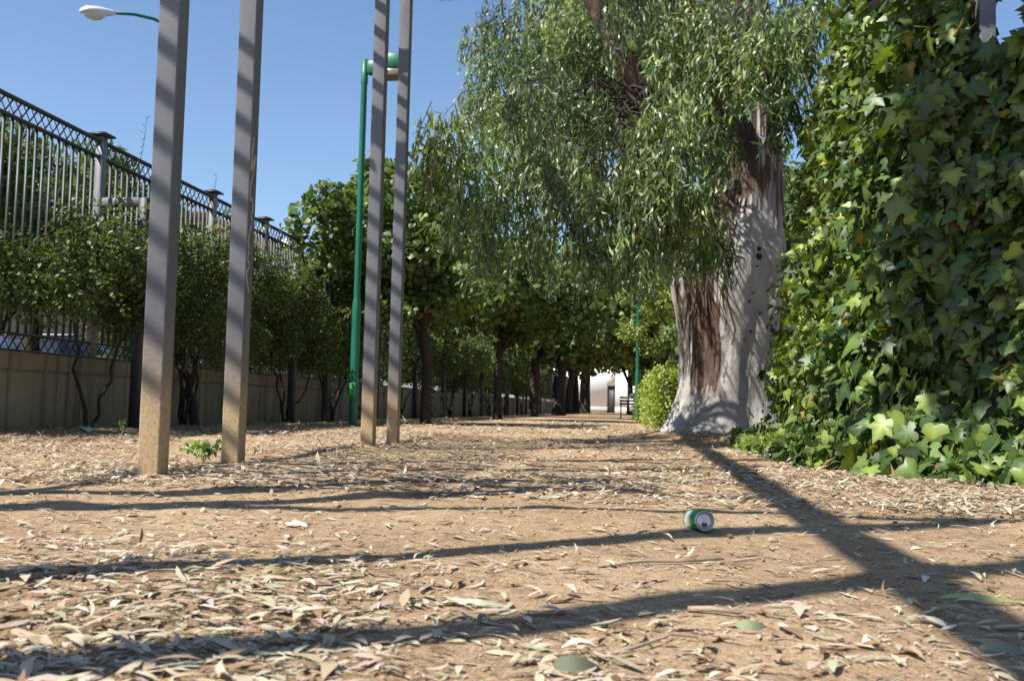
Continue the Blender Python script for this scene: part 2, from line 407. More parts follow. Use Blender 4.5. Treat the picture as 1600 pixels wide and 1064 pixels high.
for y in PIL:
    pz = MB().bbox(FX-0.045, FX+0.045, y-0.045, y+0.045, 0.72, 3.04).build('pillar', M['sunlit_steel'], f); bevel(pz, 0.012, 1)
    MB().quads(np.array([(FX-.10, y-.10, 3.04), (FX+.10, y-.10, 3.04), (FX+.10, y+.10, 3.04), (FX-.10, y+.10, 3.04), (FX-.10, y-.10, 3.06), (FX+.10, y-.10, 3.06), (FX+.10, y+.10, 3.06), (FX-.10, y+.10, 3.06), (FX, y, 3.10)]),
               [(0, 3, 2, 1), (0, 1, 5, 4), (1, 2, 6, 5), (2, 3, 7, 6), (3, 0, 4, 7), (4, 5, 8), (5, 6, 8), (6, 7, 8), (7, 4, 8)]).build('cap', M['dark_iron'], pz)

# props standing in front of the wall, arm fixed to the fence pillar
TX = -5.08
where = {9.6: 'nearest grey trellis prop, its cranked arm meeting the fence by the first bush', 12.35: 'grey trellis prop mostly hidden behind the second square post',
         14.2: 'trellis prop buried in the climbing shrubs right of the second square post', 15.8: 'dark trellis prop just left of the green lamp post',
         19.0: 'dark trellis prop behind the two middle square posts', 22.4: 'dark trellis prop left of the nearest path tree trunk', 25.7: 'dark trellis prop just right of the nearest path tree trunk'}
for y in PIL[1:16]:
    t = thing('trellis_prop', (TX, y, 0), where.get(y, 'thin distant trellis prop far along the shaded wall'), 'post', 'trellis props along the wall')
    bevel(MB().bbox(TX-0.05, TX+0.05, y-0.05, y+0.05, -0.05, 2.39).build('upright', M['dark_iron'], t), 0.01, 1)
    bevel(MB().bbox(FX+0.046, TX-0.0505, y-0.036, y+0.036, 2.30, 2.39).build('arm', M['sunlit_steel'], t), 0.008, 1)
    MB().bbox(FX+0.2, FX+0.25, y-0.042, y+0.042, 2.293, 2.397).build('clamp', M['dark_iron'], t)

# ------------------------------------------------------------------ square steel posts
ROWX = -2.06
HP = 5.6
posts = [((-2.04, 4.03), 'thick dark grey square post, leftmost and nearest of the four'), ((-2.08, 4.97), 'dark grey square post with scrawled paint tag, second from left'),
         ((-1.99, 7.25), 'dark grey square post, third from left, crossing the green lamp arm'), ((-2.07, 8.33), 'slim dark grey square post, rightmost of the four'),
         ((ROWX, 0.0), 'square steel post beside the camera, outside the view'), ((ROWX, 0.88), 'square steel post just left of the view near the camera'),
         ((-3.2, 1.6), 'unseen outer steel post added to cast a ground stripe'), ((-3.2, 2.15), 'second unseen outer steel post added to cast a ground stripe'),  # unseen outer pair added to cast stripes on the sand
         ((2.0, 6.05), 'grey steel post rising out of the ivy at the right'), ((1.95, 10.3), 'grey steel post rising from the ivy beside the gum tree')]
PO = []
for k, ((x, y), lab) in enumerate(posts):
    z0 = float(gh(x, y))
    t = thing('steel_post', (x, y, z0), lab, 'post', 'square steel posts')
    hp = 4.15 if x > 0 else HP
    hw_ = .07 if x < -3 else .047  # outer pair thickened to darken its shadow stripes
    o = MB().bbox(-hw_, hw_, -hw_, hw_, -0.15, hp).build('tube', M['post']); o.parent = t; bevel(o, 0.007, 2)
    c = MB().bbox(-hw_-.006, hw_+.006, -hw_-.006, hw_+.006, hp, hp+0.012).build('cap_plate', M['dark_iron']); c.parent = t
    if k < 4:                               # a collar of trodden sand round the foot
        pr = [(0.13, -0.02), (0.10, 0.004), (0.085, 0.012), (0.07, 0.016), (0.05, 0.018)]
        s_ = MB().lathe(pr, 14).build('sand_collar', M['sand'], smooth=True); s_.parent = t
    PO.append(t)
# paint tag on the second post, on the face turned to the path
tagp = [(-.020, 1.72), (-.035, 1.52), (.022, 1.66), (.000, 1.55), (-.032, 1.46), (-.030, 1.38), (.005, 1.40), (.010, 1.34), (-.010, 1.31), (.006, 1.27), (-.022, 1.22), (-.036, 1.16), (-.018, 1.13), (-.034, 1.07), (-.002, 1.045), (-.038, 1.00), (-.034, .97), (.0, .90)]
g = MB()
for (a0, z0), (a1, z1) in zip(tagp[:-1], tagp[1:]):
    g.bar((0.0484, a0, z0), (0.0484, a1, z1), 0.0016, 0.0085, up=(1, 0, 0)) if False else g.bar((0.0482, a0, z0), (0.0482, a1, z1), 0.011, 0.0016, up=(1, 0, 0))
o = g.build('paint_tag', M['paint_tag']); o.parent = PO[1]

# roof of beams and slats over the posts (above the picture, unseen; laid out to cast the shadow bars)
HB = 4.3
pr = thing('pergola_roof', (ROWX, 5, HB), 'unseen steel beam and slat roof over the posts, laid out for its shadows', 'pergola', None)
for dx in (0.062, 0.135): MB().bbox(ROWX+dx, ROWX+dx+0.055, -3, 9.38, HB, HB+0.1).build('beam', M['steel'], pr)
MB().bar((-4.4, 0.75, HB+.15), (-1.0, 1.57, HB+.15), 0.07, 0.08).build('beam', M['steel'], pr)  # unseen skew beam added to cast one slanting stripe
for yq in (4.25, 5.2): MB().bbox(-1.85, 1.9, yq-.03, yq+.03, HB+.02, HB+.1).build('cross_beam', M['steel'], pr)
for yq in (9.10, 9.19): MB().bbox(-2.1, 2.05, yq, yq+.06, HB+.0, HB+.04).build('cross_beam', M['steel'], pr)
for yq, xa in ((1.9, -3.25), (2.7, -3.25), (3.5, -3.25), (4.3, -3.25), (6.17, -4.58), (7.3, -4.58), (7.7, -4.58)):  # unseen beams added to cast more shadow bars on sand and posts
    MB().bbox(xa, -1.85, yq-.035, yq+.035, HB+.16, HB+.23).build('cross_beam', M['steel'], pr)
MB().bbox(-4.65, -4.59, 0.5, 8.0, HB-.0, HB+.1).build('beam', M['steel'], pr)
dirv = Vector((1.62, -1, 0)).normalized()
y0 = 1.45
slat_me = MB().bar(-dirv*1.55, dirv*1.5, 0.04, 0.03).mesh('slat', M['steel']); slat_short = MB().bar(-dirv*1.55, dirv*0.15, 0.04, 0.03).mesh('slat', M['steel'])  # short slats trimmed so fewer stripes reach the ground
k = 0
while y0 < 8.3:
    link('slat', slat_me if y0 > 6.2 else slat_short, pr, Matrix.Translation((-3.45, y0, HB+0.12))); y0 += 0.174; k += 1

# ------------------------------------------------------------------ vegetation helpers
def blob_points(N, centers, radii, shell=0.55):
    """points in a union of blobs, more of them towards the skin"""
    centers = np.asarray(centers, float); radii = np.asarray(radii, float)
    if radii.ndim == 1: radii = radii[:, None].repeat(3, 1)
    wgt = radii.prod(1)**(2/3); k = rng.choice(len(centers), N, p=wgt/wgt.sum())
    d = rnd_unit(N); r = rng.uniform(shell**3, 1, N)**(1/3)
    return centers[k]+d*r[:, None]*radii[k], d, k
def foliage(b, tpl, P, D, size, pal, droop=0.4, out=0.8, w=None, jit=0.18, bright=None):
    N = len(P)
    nrm = unit(D*out + rnd_unit(N)*0.75 + np.array([0, 0, 0.45]))
    dr = unit(rnd_unit(N) + D*0.4 + np.array([0, 0, -droop]))
    c = cols(N, pal, jit, w)
    if bright is not None: c = np.clip(c*bright[:, None], 0, 1)
    return b.inst(tpl, P, frames(dr, nrm), rng.uniform(size*0.65, size*1.25, N), c)
def limb_path(a, b, sag=0.0, wob=0.06, n=6):
    a = Vector(a); b = Vector(b); L = (b-a).length; out = []
    for i in range(n+1):
        t = i/n; p = a.lerp(b, t)
        if 0 < i < n: p = p+Vector((random.uniform(-1, 1), random.uniform(-1, 1), random.uniform(-1, 1)))*wob*L*0.3
        p.z += sag*L*math.sin(math.pi*t); out.append(p)
    return out
def make_tree(name, label, x, y, h, cr_, base_z, nleaf, size, pal, tpl=HEART, group=None, trunk_r=0.12, lean=(0, 0), flat=0.75, stretch=(1, 1), fruit=0, nclump=26, cat='tree', matl='leaf', sink=0.0):
    z0 = float(gh(x, y)) - 0.05
    t = thing(name, (x, y, z0), label, cat, group)
    top = Vector((x+lean[0], y+lean[1], base_z+(h-base_z)*0.35))
    mid = Vector((x+lean[0]*0.08+random.uniform(-.05, .05), y+lean[1]*0.3, base_z*0.55))
    tr = MB(); 
    tr.tube([(x, y, z0), (x+lean[0]*.05, y, z0+0.12), mid, (x+lean[0]*.25, y+lean[1]*.25, base_z*0.95), top], [trunk_r*1.5, trunk_r*1.12, trunk_r, trunk_r*0.9, trunk_r*0.5], 9, jit=0.08)
    cz = (h+base_z)/2; cen = []; rad = []
    for i in range(nclump):
        d = rnd_unit(1)[0]; r = random.uniform(0.35, 1.08)
        cpt = np.array([x+lean[0]+d[0]*cr_*r*stretch[0], y+lean[1]+d[1]*cr_*r*stretch[1], cz+d[2]*(h-base_z)/2*r - sink*abs(d[0])])
        cen.append(cpt); rad.append(np.array([1, 1, flat])*random.uniform(0.13, 0.33)*cr_)
    for i in range(min(9, nclump)):
        tr.tube(limb_path((x+lean[0]*.25, y+lean[1]*.25, base_z*random.uniform(0.85, 1.05)), cen[i], 0.05), [trunk_r*0.5*(1-j/7.5) for j in range(7)], 5)
    tr.build('trunk', M['wood'], t, smooth=True)
    P, D, k = blob_points(nleaf, cen, rad, 0.35)
    br = np.random.default_rng(int(x*7+y*3) & 255).uniform(0.8, 1.2, nclump)[k]
    foliage(MB(), tpl, P, D, size, pal, bright=br).build('crown', M[matl], t, smooth=False)
    for i in range(fruit):
        q = cen[rng.integers(nclump)]+rnd_unit(1)[0]*rad[0]*1.25; q[1] = min(q[1], y-cr_*0.25)
        MB().lathe([(0.0, -.045), (.03, -.035), (.045, 0), (.032, .034), (0.0, .045)], 8, Matrix.Translation(q)).build('orange', M['orange'], t, smooth=True)
    return t

# ------------------------------------------------------------------ the big gum tree
def gum_tree():
    t = thing('eucalyptus_tree', TRUNK, 'huge old gum tree with pale flaking trunk and drooping leaves', 'tree')
    zs = [-0.12, 0.02, 0.10, 0.20, 0.32, 0.48, 0.70, 0.95, 1.2, 1.5, 1.8, 2.05, 2.35, 2.7, 3.2, 3.9, 4.8, 6.0, 7.5, 9.0]
    rs = [0.92, 0.80, 0.72, 0.66, 0.61, 0.565, 0.535, 0.53, 0.545, 0.57, 0.60, 0.60, 0.53, 0.44, 0.385, 0.34, 0.30, 0.26, 0.20, 0.10]
    cx = [0, 0, 0, 0, .01, .02, .03, .04, .045, .05, .06, .07, .12, .18, .22, .22, .18, .12, .1, .0]
    zf = np.concatenate([np.arange(-.12, 2.6, .022), np.arange(2.6, 9.01, .2)]); n_ = 168
    A, Zq = np.meshgrid(2*np.pi*np.arange(n_)/n_, zf)
    r = np.interp(Zq, zs, rs); cxx = np.interp(Zq, zs, cx); ca, sa = np.cos(A), np.sin(A)
    flare = np.clip(1-Zq/.75, 0, 1)
    but = 1+.17*flare*np.cos(3*A+.6)+.11*flare*np.cos(5*A+2)+.06*flare**2*np.cos(9*A+1)
    fl = 1+.035*np.cos(4*A+Zq*.7)+.03*np.cos(7*A-Zq*1.3)+.10*vnoise(3*ca+Zq*.6+9, 3*sa+Zq*.4)
    bulge = np.where((Zq > 1.15) & (Zq < 2.45), 1-np.abs(Zq-1.8)/.65, 0)
    fl = fl+.10*np.clip(np.cos(A-math.pi*1.12), 0, 1)*np.clip(bulge, 0, 1)
    def swrap(deg): return (A-math.radians(deg)+np.pi) % (2*np.pi)-np.pi
    aa = swrap(236); ar = A*6.0
    w = np.exp(-(aa/.50)**2)*np.clip((Zq-.22)/.55, 0, 1)*.62
    w2 = np.exp(-((aa+.75)/.22)**2)*np.clip((Zq-1.1)/.4, 0, 1)*.48
    w3 = np.clip((Zq-2.1)/.8, 0, 1)*.45
    K = np.maximum(np.maximum(w, w2), np.maximum(w3, np.where(Zq > .1, .06, .34)))
    rag = vnoise(ar*1.6+3, Zq*1.1+2)*.75+vnoise(ar*5.3, Zq*2.2+7)*.5+vnoise(ar*13, Zq*4.1)*.25   # ragged edge of the clinging bark
    on = np.clip((K+rag*.55-.30)/.07, 0, 1)
    fib = vnoise(ar*7, Zq*1.3)*.022+vnoise(ar*19, Zq*3)*.012
    skin = vnoise(ar*1.1, Zq*2.4+30)*.030+vnoise(ar*3.3, Zq*6+3)*.012+np.maximum(0, vnoise(ar*.8+5, Zq*5.5))*.02
    rad = r*but*fl+on*(.016+fib)+(1-on)*skin
    V = np.stack([TRUNK.x+cxx+ca*rad, TRUNK.y+sa*rad, Zq], -1).reshape(-1, 3)
    i0 = (np.arange(len(zf)-1)[:, None]*n_+np.arange(n_)[None]).ravel(); i1 = (np.arange(len(zf)-1)[:, None]*n_+((np.arange(n_)+1) % n_)[None]).ravel()
    MB().add(V, np.concatenate([np.stack([i0, i1, i1+n_], 1), np.stack([i0, i1+n_, i0+n_], 1)]), np.stack([on, on*0, on*0], -1).reshape(-1, 3)).build('trunk', M['gum_bark'], t, smooth=True)
    T0 = TRUNK
    limbs = [[(T0.x-.25, T0.y-.1, 1.75), (T0.x-.55, T0.y-.25, 2.7), (T0.x-.95, T0.y-.5, 3.8), (T0.x-1.7, T0.y-.9, 5.2), (T0.x-2.4, T0.y-1.1, 6.6)],
             [(T0.x+.2, T0.y, 3.0), (T0.x-.5, T0.y-.9, 4.6), (T0.x-1.1, T0.y-1.9, 5.6), (T0.x-1.6, T0.y-2.6, 6.0)],
             [(T0.x+.2, T0.y, 3.6), (T0.x+1.1, T0.y-.5, 5.2), (T0.x+1.9, T0.y-.8, 6.6)],
             [(T0.x+.2, T0.y, 2.9), (T0.x+.5, T0.y+1.2, 4.6), (T0.x+.4, T0.y+2.4, 6.2)],
             [(T0.x+.2, T0.y, 4.2), (T0.x-1.4, T0.y+.8, 6.0), (T0.x-2.8, T0.y+1.2, 7.2)]]
    for L in limbs:
        r_ = np.linspace(0.22, 0.07, len(L))
        MB().tube(L, list(r_), 10, jit=0.06, col=(1.0, 0, 0)).build('limb', M['gum_bark'], t, smooth=True)
    # knots and hanging ribbons of bark
    for k in range(40):
        a = R(random.uniform(232, 305)); z = random.choice([random.uniform(0.3, 2.1), random.uniform(1.2, 2.2)]); r = np.interp(z, zs, rs)*1.0
        c_ = Vector((T0.x+np.interp(z, zs, cx)+math.cos(a)*r, T0.y+math.sin(a)*r, z)); s_ = random.choice([random.uniform(.006, .014), random.uniform(.012, .026)])
        mt = Matrix.Translation(c_) @ Vector((math.cos(a), math.sin(a), 0)).to_track_quat('Z', 'Y').to_matrix().to_4x4()
        MB().lathe([(s_*1.5, -.03), (s_*1.25, .004), (s_*.8, .011), (s_*.4, .004), (0.001, .003)], 7, mt @ Matrix.Diagonal((random.uniform(.6, 1.3), random.uniform(.8, 1.7), 1, 1))).build('bark_knot', M['wood'], t, smooth=True)
    for k in range(46):
        a = R(random.uniform(178, 262)); z = random.uniform(1.5, 4.6); r = np.interp(z, zs, rs)*1.06
        base = Vector((T0.x+np.interp(z, zs, cx)+math.cos(a)*r, T0.y+math.sin(a)*r, z)); L = random.uniform(.35, 1.1); w_ = random.uniform(.006, .025)
        pts = [base+Vector((math.cos(a), math.sin(a), 0))*(.03+.05*s*s*random.uniform(.5, 1.5))+Vector((random.uniform(-.02, .02), 0, -L*s)) for s in np.linspace(0, 1, 6)]
        tv = Vector((-math.sin(a), math.cos(a), 0)); V = []
        for i, p_ in enumerate(pts): ww = w_*(1-.6*i/5); V += [tuple(p_-tv*ww), tuple(p_+tv*ww)]
        MB().quads(V, [(2*i, 2*i+1, 2*i+3, 2*i+2) for i in range(5)], (0.9, 0, 0)).build('bark_ribbon', M['gum_bark'], t, smooth=True)
    # crown: clumps of hanging strands
    cl = []
    def px(x, y, d, r): cl.append((at(x, y, d), r))
    for x, y, d, r in ((690, 205, 9.2, .33), (672, 245, 9.3, .22), (715, 250, 9.4, .33), (735, 330, 9.5, .40), (760, 250, 9.8, .45), (775, 110, 10, .45), (755, 60, 10.2, .35), (800, 40, 10, .5), (820, 150, 9.8, .5),
                       (790, 200, 9.6, .5), (760, 395, 9.8, .28), (800, 330, 9.9, .42), (850, 260, 9.6, .5), (850, 90, 10.5, .5), (880, 20, 10.4, .5), (900, 170, 10.6, .45), (870, 360, 9.4, .42), (905, 300, 9.2, .45), (930, 390, 9.0, .36),
                       (960, 330, 8.9, .42), (1000, 300, 8.7, .42), (985, 380, 8.8, .36), (1030, 350, 8.9, .36), (1070, 270, 8.8, .40), (1060, 190, 9.0, .45), (1010, 210, 9.4, .45), (960, 240, 9.8, .5), (940, 90, 11, .55), (1000, 60, 11.2, .6),
                       (1090, 320, 8.9, .32), (1110, 380, 9.3, .25), (1100, 120, 9.4, .45), (1060, 60, 10.5, .55), (1190, 90, 8.7, .32), (1220, 40, 8.6, .35), (1250, 20, 9.2, .4), (1130, 20, 9.8, .4), (1100, 220, 9.6, .38), (1090, 380, 10, .25), (1060, 400, 10.4, .25), (1150, 60, 9.2, .38), (1130, 110, 9.2, .38), (1210, 120, 8.8, .28), (1230, 170, 8.9, .2), (1240, 80, 9.0, .3), (940, 310, 9.0, .3), (880, 200, 9.4, .35), (830, 60, 9.6, .35), (1020, 270, 8.8, .3),
                       (830, 375, 10.6, .28), (905, 400, 11, .3), (960, 395, 11.4, .3), (1010, 385, 11.5, .3), (1060, 365, 11, .3), (1040, 410, 12.8, .35), (980, 420, 13.2, .35), (1085, 390, 12.9, .3), (945, 20, 10.3, .42), (1000, 60, 10.3, .42), (1050, 20, 10.1, .42), (1095, 80, 10.0, .36), (970, 130, 10.5, .38), (1020, 140, 10.5, .36), (920, 70, 10.5, .4), (1040, 80, 9.6, .36), (985, 10, 9.6, .4), (860, 150, 11.6, .5), (820, 240, 11.4, .45), (900, 260, 11.8, .45), (960, 280, 12, .45), (1020, 300, 12.2, .4), (870, 40, 11.8, .5), (790, 300, 11.2, .4), (760, 170, 11, .4), (940, 190, 12, .5), (1070, 240, 12.6, .4), (1090, 170, 12.7, .45), (800, 90, 11.2, .45), (930, 20, 11.9, .45), (985, 190, 12.2, .4), (1040, 140, 12.4, .45), (1080, 30, 12.3, .5), (1010, 20, 12.6, .5), (960, 120, 12.5, .45), (900, 80, 12.2, .4), (1100, 90, 12.6, .5), (1130, 170, 12.7, .4)):
        px(x, y, d, r)
    for i in range(46):                               # the rest of the crown, behind and above
        d = rnd_unit(1)[0]
        c_ = Vector((T0.x-.3+d[0]*2.0, T0.y+1.2+d[1]*1.9, 6.9+d[2]*2.3))
        cl.append((c_, random.uniform(.5, .75)))
    for i in range(26):
        d = rnd_unit(1)[0]; cl.append((Vector((T0.x-.9+d[0]*1.9, T0.y+1.0+abs(d[1])*1.2, 4.2+d[2]*1.2)), random.uniform(.45, .65)))
    keep = []; rr2 = random.Random(5)
    for c_, r in cl:                                   # boughs that would keep the sun off the lower trunk hang behind it instead
        near_ = min(((c_-Vector((T0.x-.15, T0.y-.45, z)))-SUN*((c_-Vector((T0.x-.15, T0.y-.45, z))).dot(SUN))).length for z in (.2, .7, 1.2, 1.7))
        if near_ < r*.8+.42 and rr2.random() < .92:
            if c_.z > 5.2: continue
            c_ = CAM+(c_-CAM)*1.38; r *= 1.2
        keep.append((c_, r))
    cl = keep
    lv = MB(); tw = MB()
    for c_, r in cl:
        hi = c_.z > 6.0
        r *= .9; ns = int((10 if hi else 20)+42*r); lum = random.uniform(.62, 1.35); yel = random.uniform(-.12, .12)
        for s in range(ns):
            d = rnd_unit(1)[0]; rr = random.random()**.5*r*.85
            st = np.array(c_)+d*np.array([rr, rr, rr*.8])+np.array([0, 0, r*.35])
            L = random.uniform(.25, .6)*(0.5+r); nl = max(4, int(L*(20 if hi else 46)))
            tt = np.linspace(0, 1, nl); hd = unit(np.array([d[0], d[1], 0.0])+1e-6)
            P = st+np.outer(tt, np.array([0, 0, -L]))+np.outer(np.sin(tt*1.6)*.25*L, hd)+rng.normal(0, .02, (nl, 3))
            dr = unit(rng.normal(0, .45, (nl, 3))+np.array([0, 0, -1.0])); nm = rnd_unit(nl)
            pal = [(.095, .155, .045), (.15, .215, .08), (.23, .28, .15), (.23, .32, .07), (.13, .19, .10)]
            cc = np.clip(cols(nl, pal, .2, [.3, .25, .2, .1, .15])*lum*np.array([1+yel, 1, 1-yel]), 0, 1)
            lv.inst(GUM[random.randrange(4)], P, frames(dr, nm), rng.uniform(.065, .135, nl)*(1.4 if hi else 1), cc)
            if not hi and s % 3 == 0: tw.tube([tuple(P[0]+[0, 0, .05]), tuple(P[nl//2]), tuple(P[-1])], [.005, .004, .002], 3, cap=False)
        j = min((p for L in limbs for p in L[2:]), key=lambda p: (Vector(p)-c_).length)
        tw.tube(limb_path(j, c_+Vector((0, 0, r*.4)), 0.10, .22, 9), [.012*(1-i/11) for i in range(10)], 5, cap=False)
    lv.build('crown', M['gum_leaf'], t, smooth=True); tw.build('twigs', M['wood'], t, smooth=True)
gum_tree()

# ------------------------------------------------------------------ trees along and beyond the path
DK = [(.05, .09, .028), (.07, .115, .035), (.085, .135, .04), (.12, .155, .05)]
MD = [(.065, .115, .03), (.095, .15, .038), (.125, .185, .05), (.165, .20, .06)]
LT = [(.11, .17, .035), (.16, .22, .045), (.20, .25, .06), (.25, .24, .06)]
row = 'round-leaved trees along the left edge of the path'
make_tree('park_tree', 'round-leaved tree just right of the green lamp post, nearest of its row', -3.6, 16.8, 4.35, 1.95, 1.75, 12000, .11, MD, HEART, row, .09, (-.45, 0), nclump=52)
make_tree('park_tree', 'second tree of the left row, thin trunk half in sun', -3.6, 25.4, 4.7, 2.4, 2.0, 7500, .15, MD, HEART, row, .11, (.2, 0), nclump=48)
make_tree('park_tree', 'third tree of the left row, dark leaning trunk in shade', -3.7, 35, 5.4, 2.8, 2.2, 6000, .19, DK, HEART, row, .16, (.4, 0), nclump=46)
make_tree('park_tree', 'stout dark tree beyond the third of the left row', -3.5, 44, 6.2, 3.2, 2.4, 5500, .23, MD, HEART, row, .28, (.5, 0), nclump=44)
make_tree('park_tree', 'distant tree with curved trunk left of the white building', -4.2, 60, 8.0, 4.2, 2.6, 4500, .28, DK, HEART, row, .22, (1.0, 0), nclump=44)
make_tree('park_tree', 'distant tree with trunk curving right before the white building', -3.95, 64, 8.5, 4.0, 2.9, 4500, .28, MD, HEART, row, .22, (-.6, 0), nclump=44)
make_tree('park_tree', 'broad distant tree with thick pale trunk before the white building', -3.95, 74, 9.5, 5, 3.2, 5000, .34, DK, HEART, row, .4, (.2, 0), nclump=44)
st = 'trees standing behind the iron railings'
for k, (x, y, h, r) in enumerate(((-8.6, 27, 5.2, 2.4), (-8.8, 33, 5.6, 2.6), (-8.4, 40, 6.4, 3.0), (-8.6, 48, 7.0, 3.2), (-8.5, 57, 8, 3.6))):
    make_tree('street_tree', ['bushy green tree behind the railings right of the green lamp post', 'second bushy tree behind the railings', 'third tree behind the shaded railings', 'fourth tree deep behind the railings', 'farthest tree behind the railings'][k], x, y, h, r, 1.2, 4200, .17+.03*k, MD if k % 2 else DK, HEART, st, .12, nclump=44)
fg = 'tall trees closing the view beyond the gum tree'
for k, (x, y, h, r, pal, n_) in enumerate(((3.2, 36, 8.5, 3.4, MD, 6500), (0.9, 46, 8.6, 3.3, LT, 6500), (4.8, 50, 12, 4.5, MD, 6000), (1.2, 60, 10, 4.4, LT, 5500), (-0.6, 70, 9.5, 4.6, LT, 5000), (5.5, 27, 8.5, 3.2, DK, 6000), (7, 40, 11, 4.5, MD, 4500))):
    make_tree('tall_tree', ['dark leafy tree behind the orange tree', 'leafy tree arching over the right side of the far path', 'large dark tree high behind the orange tree', 'pale green tree above the far end of the path', 'green tree hanging over the white building', 'dark tree behind the gum trunk', 'green tree far behind the ivy'][k], x, y, h, r, 2.2 if y > 42 else 1.2, n_, .16+.0025*y, pal, HEART, fg, .2, nclump=50)
make_tree('park_shrub', 'tall leafy shrub filling the gap between gum trunk and ivy', 3.4, 17.5, 4.2, 1.7, .5, 7000, .11, MD, HEART, None, .08, nclump=44, cat='shrub')
make_tree('orange_tree', 'orange tree with bright fruit behind the far green lamp post', 1.5, 27.5, 4.4, 1.75, 1.55, 7000, .12, LT, OVAL, None, .09, (-.1, 0), fruit=9, nclump=24)
make_tree('orange_tree', 'shadier orange tree behind the hedge, left of the gum trunk', 2.0, 21.5, 3.7, 1.4, 1.3, 5500, .11, MD, OVAL, None, .09, (0, 0), fruit=5, nclump=24)

# bushes behind the fence on the left
def bush(name, label, cen, rad, N, size, pal, tpl, stem_at, group=None, matl='leaf', cat='shrub', stem_r=.03, nstem=3, shell=.3, droop=.3):
    t = thing(name, stem_at, label, cat, group)
    P, D, k = blob_points(N, cen, rad, shell)
    br = rng.uniform(.8, 1.2, len(cen))[k]
    foliage(MB(), tpl, P, D, size, pal, droop, bright=br).build('foliage', M[matl], t)
    s = MB()
    for i in range(nstem):
        c_ = cen[int(rng.integers(len(cen)))]
        L = limb_path(Vector(stem_at)+Vector((random.uniform(-.08, .08), random.uniform(-.08, .08), -.05)), c_, 0, .11, 8)
        s.tube(L, [stem_r*(1-.6*i2/8) for i2 in range(9)], 6, jit=.15)
    s.build('stem', M['wood'], t, smooth=True)
    return t
LANCE = tpl_blade(3, .26, .08, .0)
cen = [(-6.65+random.uniform(-.5, .4), y, z) for y in np.arange(6.6, 12.2, .38) for z in (1.7, 2.3+random.uniform(-.2, .2), 2.82+random.uniform(-.2, .14))]
bush('oleander_bush', 'tall bright green bush behind the railings at far left', cen, [(.45, .36, .38)]*len(cen), 24000, .135, [(.07, .13, .03), (.10, .17, .04), (.14, .21, .05), (.05, .09, .03)], LANCE, (-7.0, 9.2, .1), nstem=8, droop=-.6)
for k, (ya, yb_, zt_, lab) in enumerate(((12.6, 17.5, 2.7, 'dense dark bush behind the railings between the first two posts'), (17.8, 23.5, 2.75, 'dense dark bush behind the railings beyond the green lamp post'))):
    cen = [(-6.9+random.uniform(-.5, .4), y, z) for y in np.arange(ya, yb_, .42) for z in (.9, 1.5+random.uniform(-.2, .2), zt_+random.uniform(-.25, .1))]
    bush('oleander_bush', lab, cen, [(.45, .40, .45)]*len(cen), 10000, .14, [(.05, .095, .025), (.07, .12, .03), (.10, .15, .04)], LANCE, (-6.9, (ya+yb_)/2, .1), nstem=8, droop=-.6)
# leggy shoot tips sticking into the sky
for k, (x, y, x2, y2, lab) in enumerate(((208, 245, 229, 183, 'thin bare shoot against the sky above the left bush'), (322, 312, 338, 272, 'thin bare shoot beside the second fence pillar'))):
    t = thing('bare_shoot', at(x, y+60, 10.5+k*3), lab, 'shoot')
    d_ = 10.5+3*k; a_, b_ = at(x-4, y+60, d_), at(x2, y2, d_)
    P = [a_.lerp(b_, s)+Vector((.03*math.sin(3*s), 0, 0)) for s in np.linspace(0, 1, 7)]
    mb = MB().tube(P, [.006-.0006*i for i in range(7)], 4)
    for s in np.linspace(.25, .98, 9):
        q = a_.lerp(b_, s); mb.tube([q, q+Vector((random.choice([-1, 1])*.05, 0, .03))], [.004, .001], 3)
    mb.build('stalk', M['wood'], t)

# shrubs trained along the wall
VINE = [(.045, .075, .02), (.065, .10, .026), (.09, .13, .035), (.12, .155, .05), (.15, .17, .06)]
vg = 'climbing shrubs trained on the railings'
specs = [(8.75, 1.05, 1.75, 2.15, 'rounded climbing shrub on the railings left of the first square post'), (11.1, 1.0, 2.1, 2.6, 'climbing shrub with twisted stem between the first two square posts'),
         (12.9, 1.1, 2.05, 2.55, 'climbing shrub right behind the second square post'), (14.5, 1.0, 2.0, 2.5, 'climbing shrub left of the green lamp post'), (16.6, 1.25, 2.0, 2.5, 'climbing shrub behind the green lamp post'),
         (19.0, 1.35, 2.0, 2.6, 'climbing shrub behind the two middle square posts'), (21.7, 1.4, 1.9, 2.5, 'climbing shrub left of the nearest path tree'), (24.5, 1.5, 1.9, 2.5, 'climbing shrub right of the nearest path tree'),
         (27.5, 1.6, 1.9, 2.6, 'climbing shrub left of the second path tree'), (31, 1.9, 1.9, 2.6, 'climbing shrub right of the second path tree'), (35, 2.2, 1.9, 2.7, 'dark climbing shrub beside the third path tree'), (39.5, 2.4, 1.9, 2.8, 'dark climbing shrub beyond the third path tree'), (45, 3, 1.9, 2.9, 'far climbing shrub on the shaded wall'), (51, 3.2, 1.9, 3, 'farthest climbing shrub on the shaded wall')]
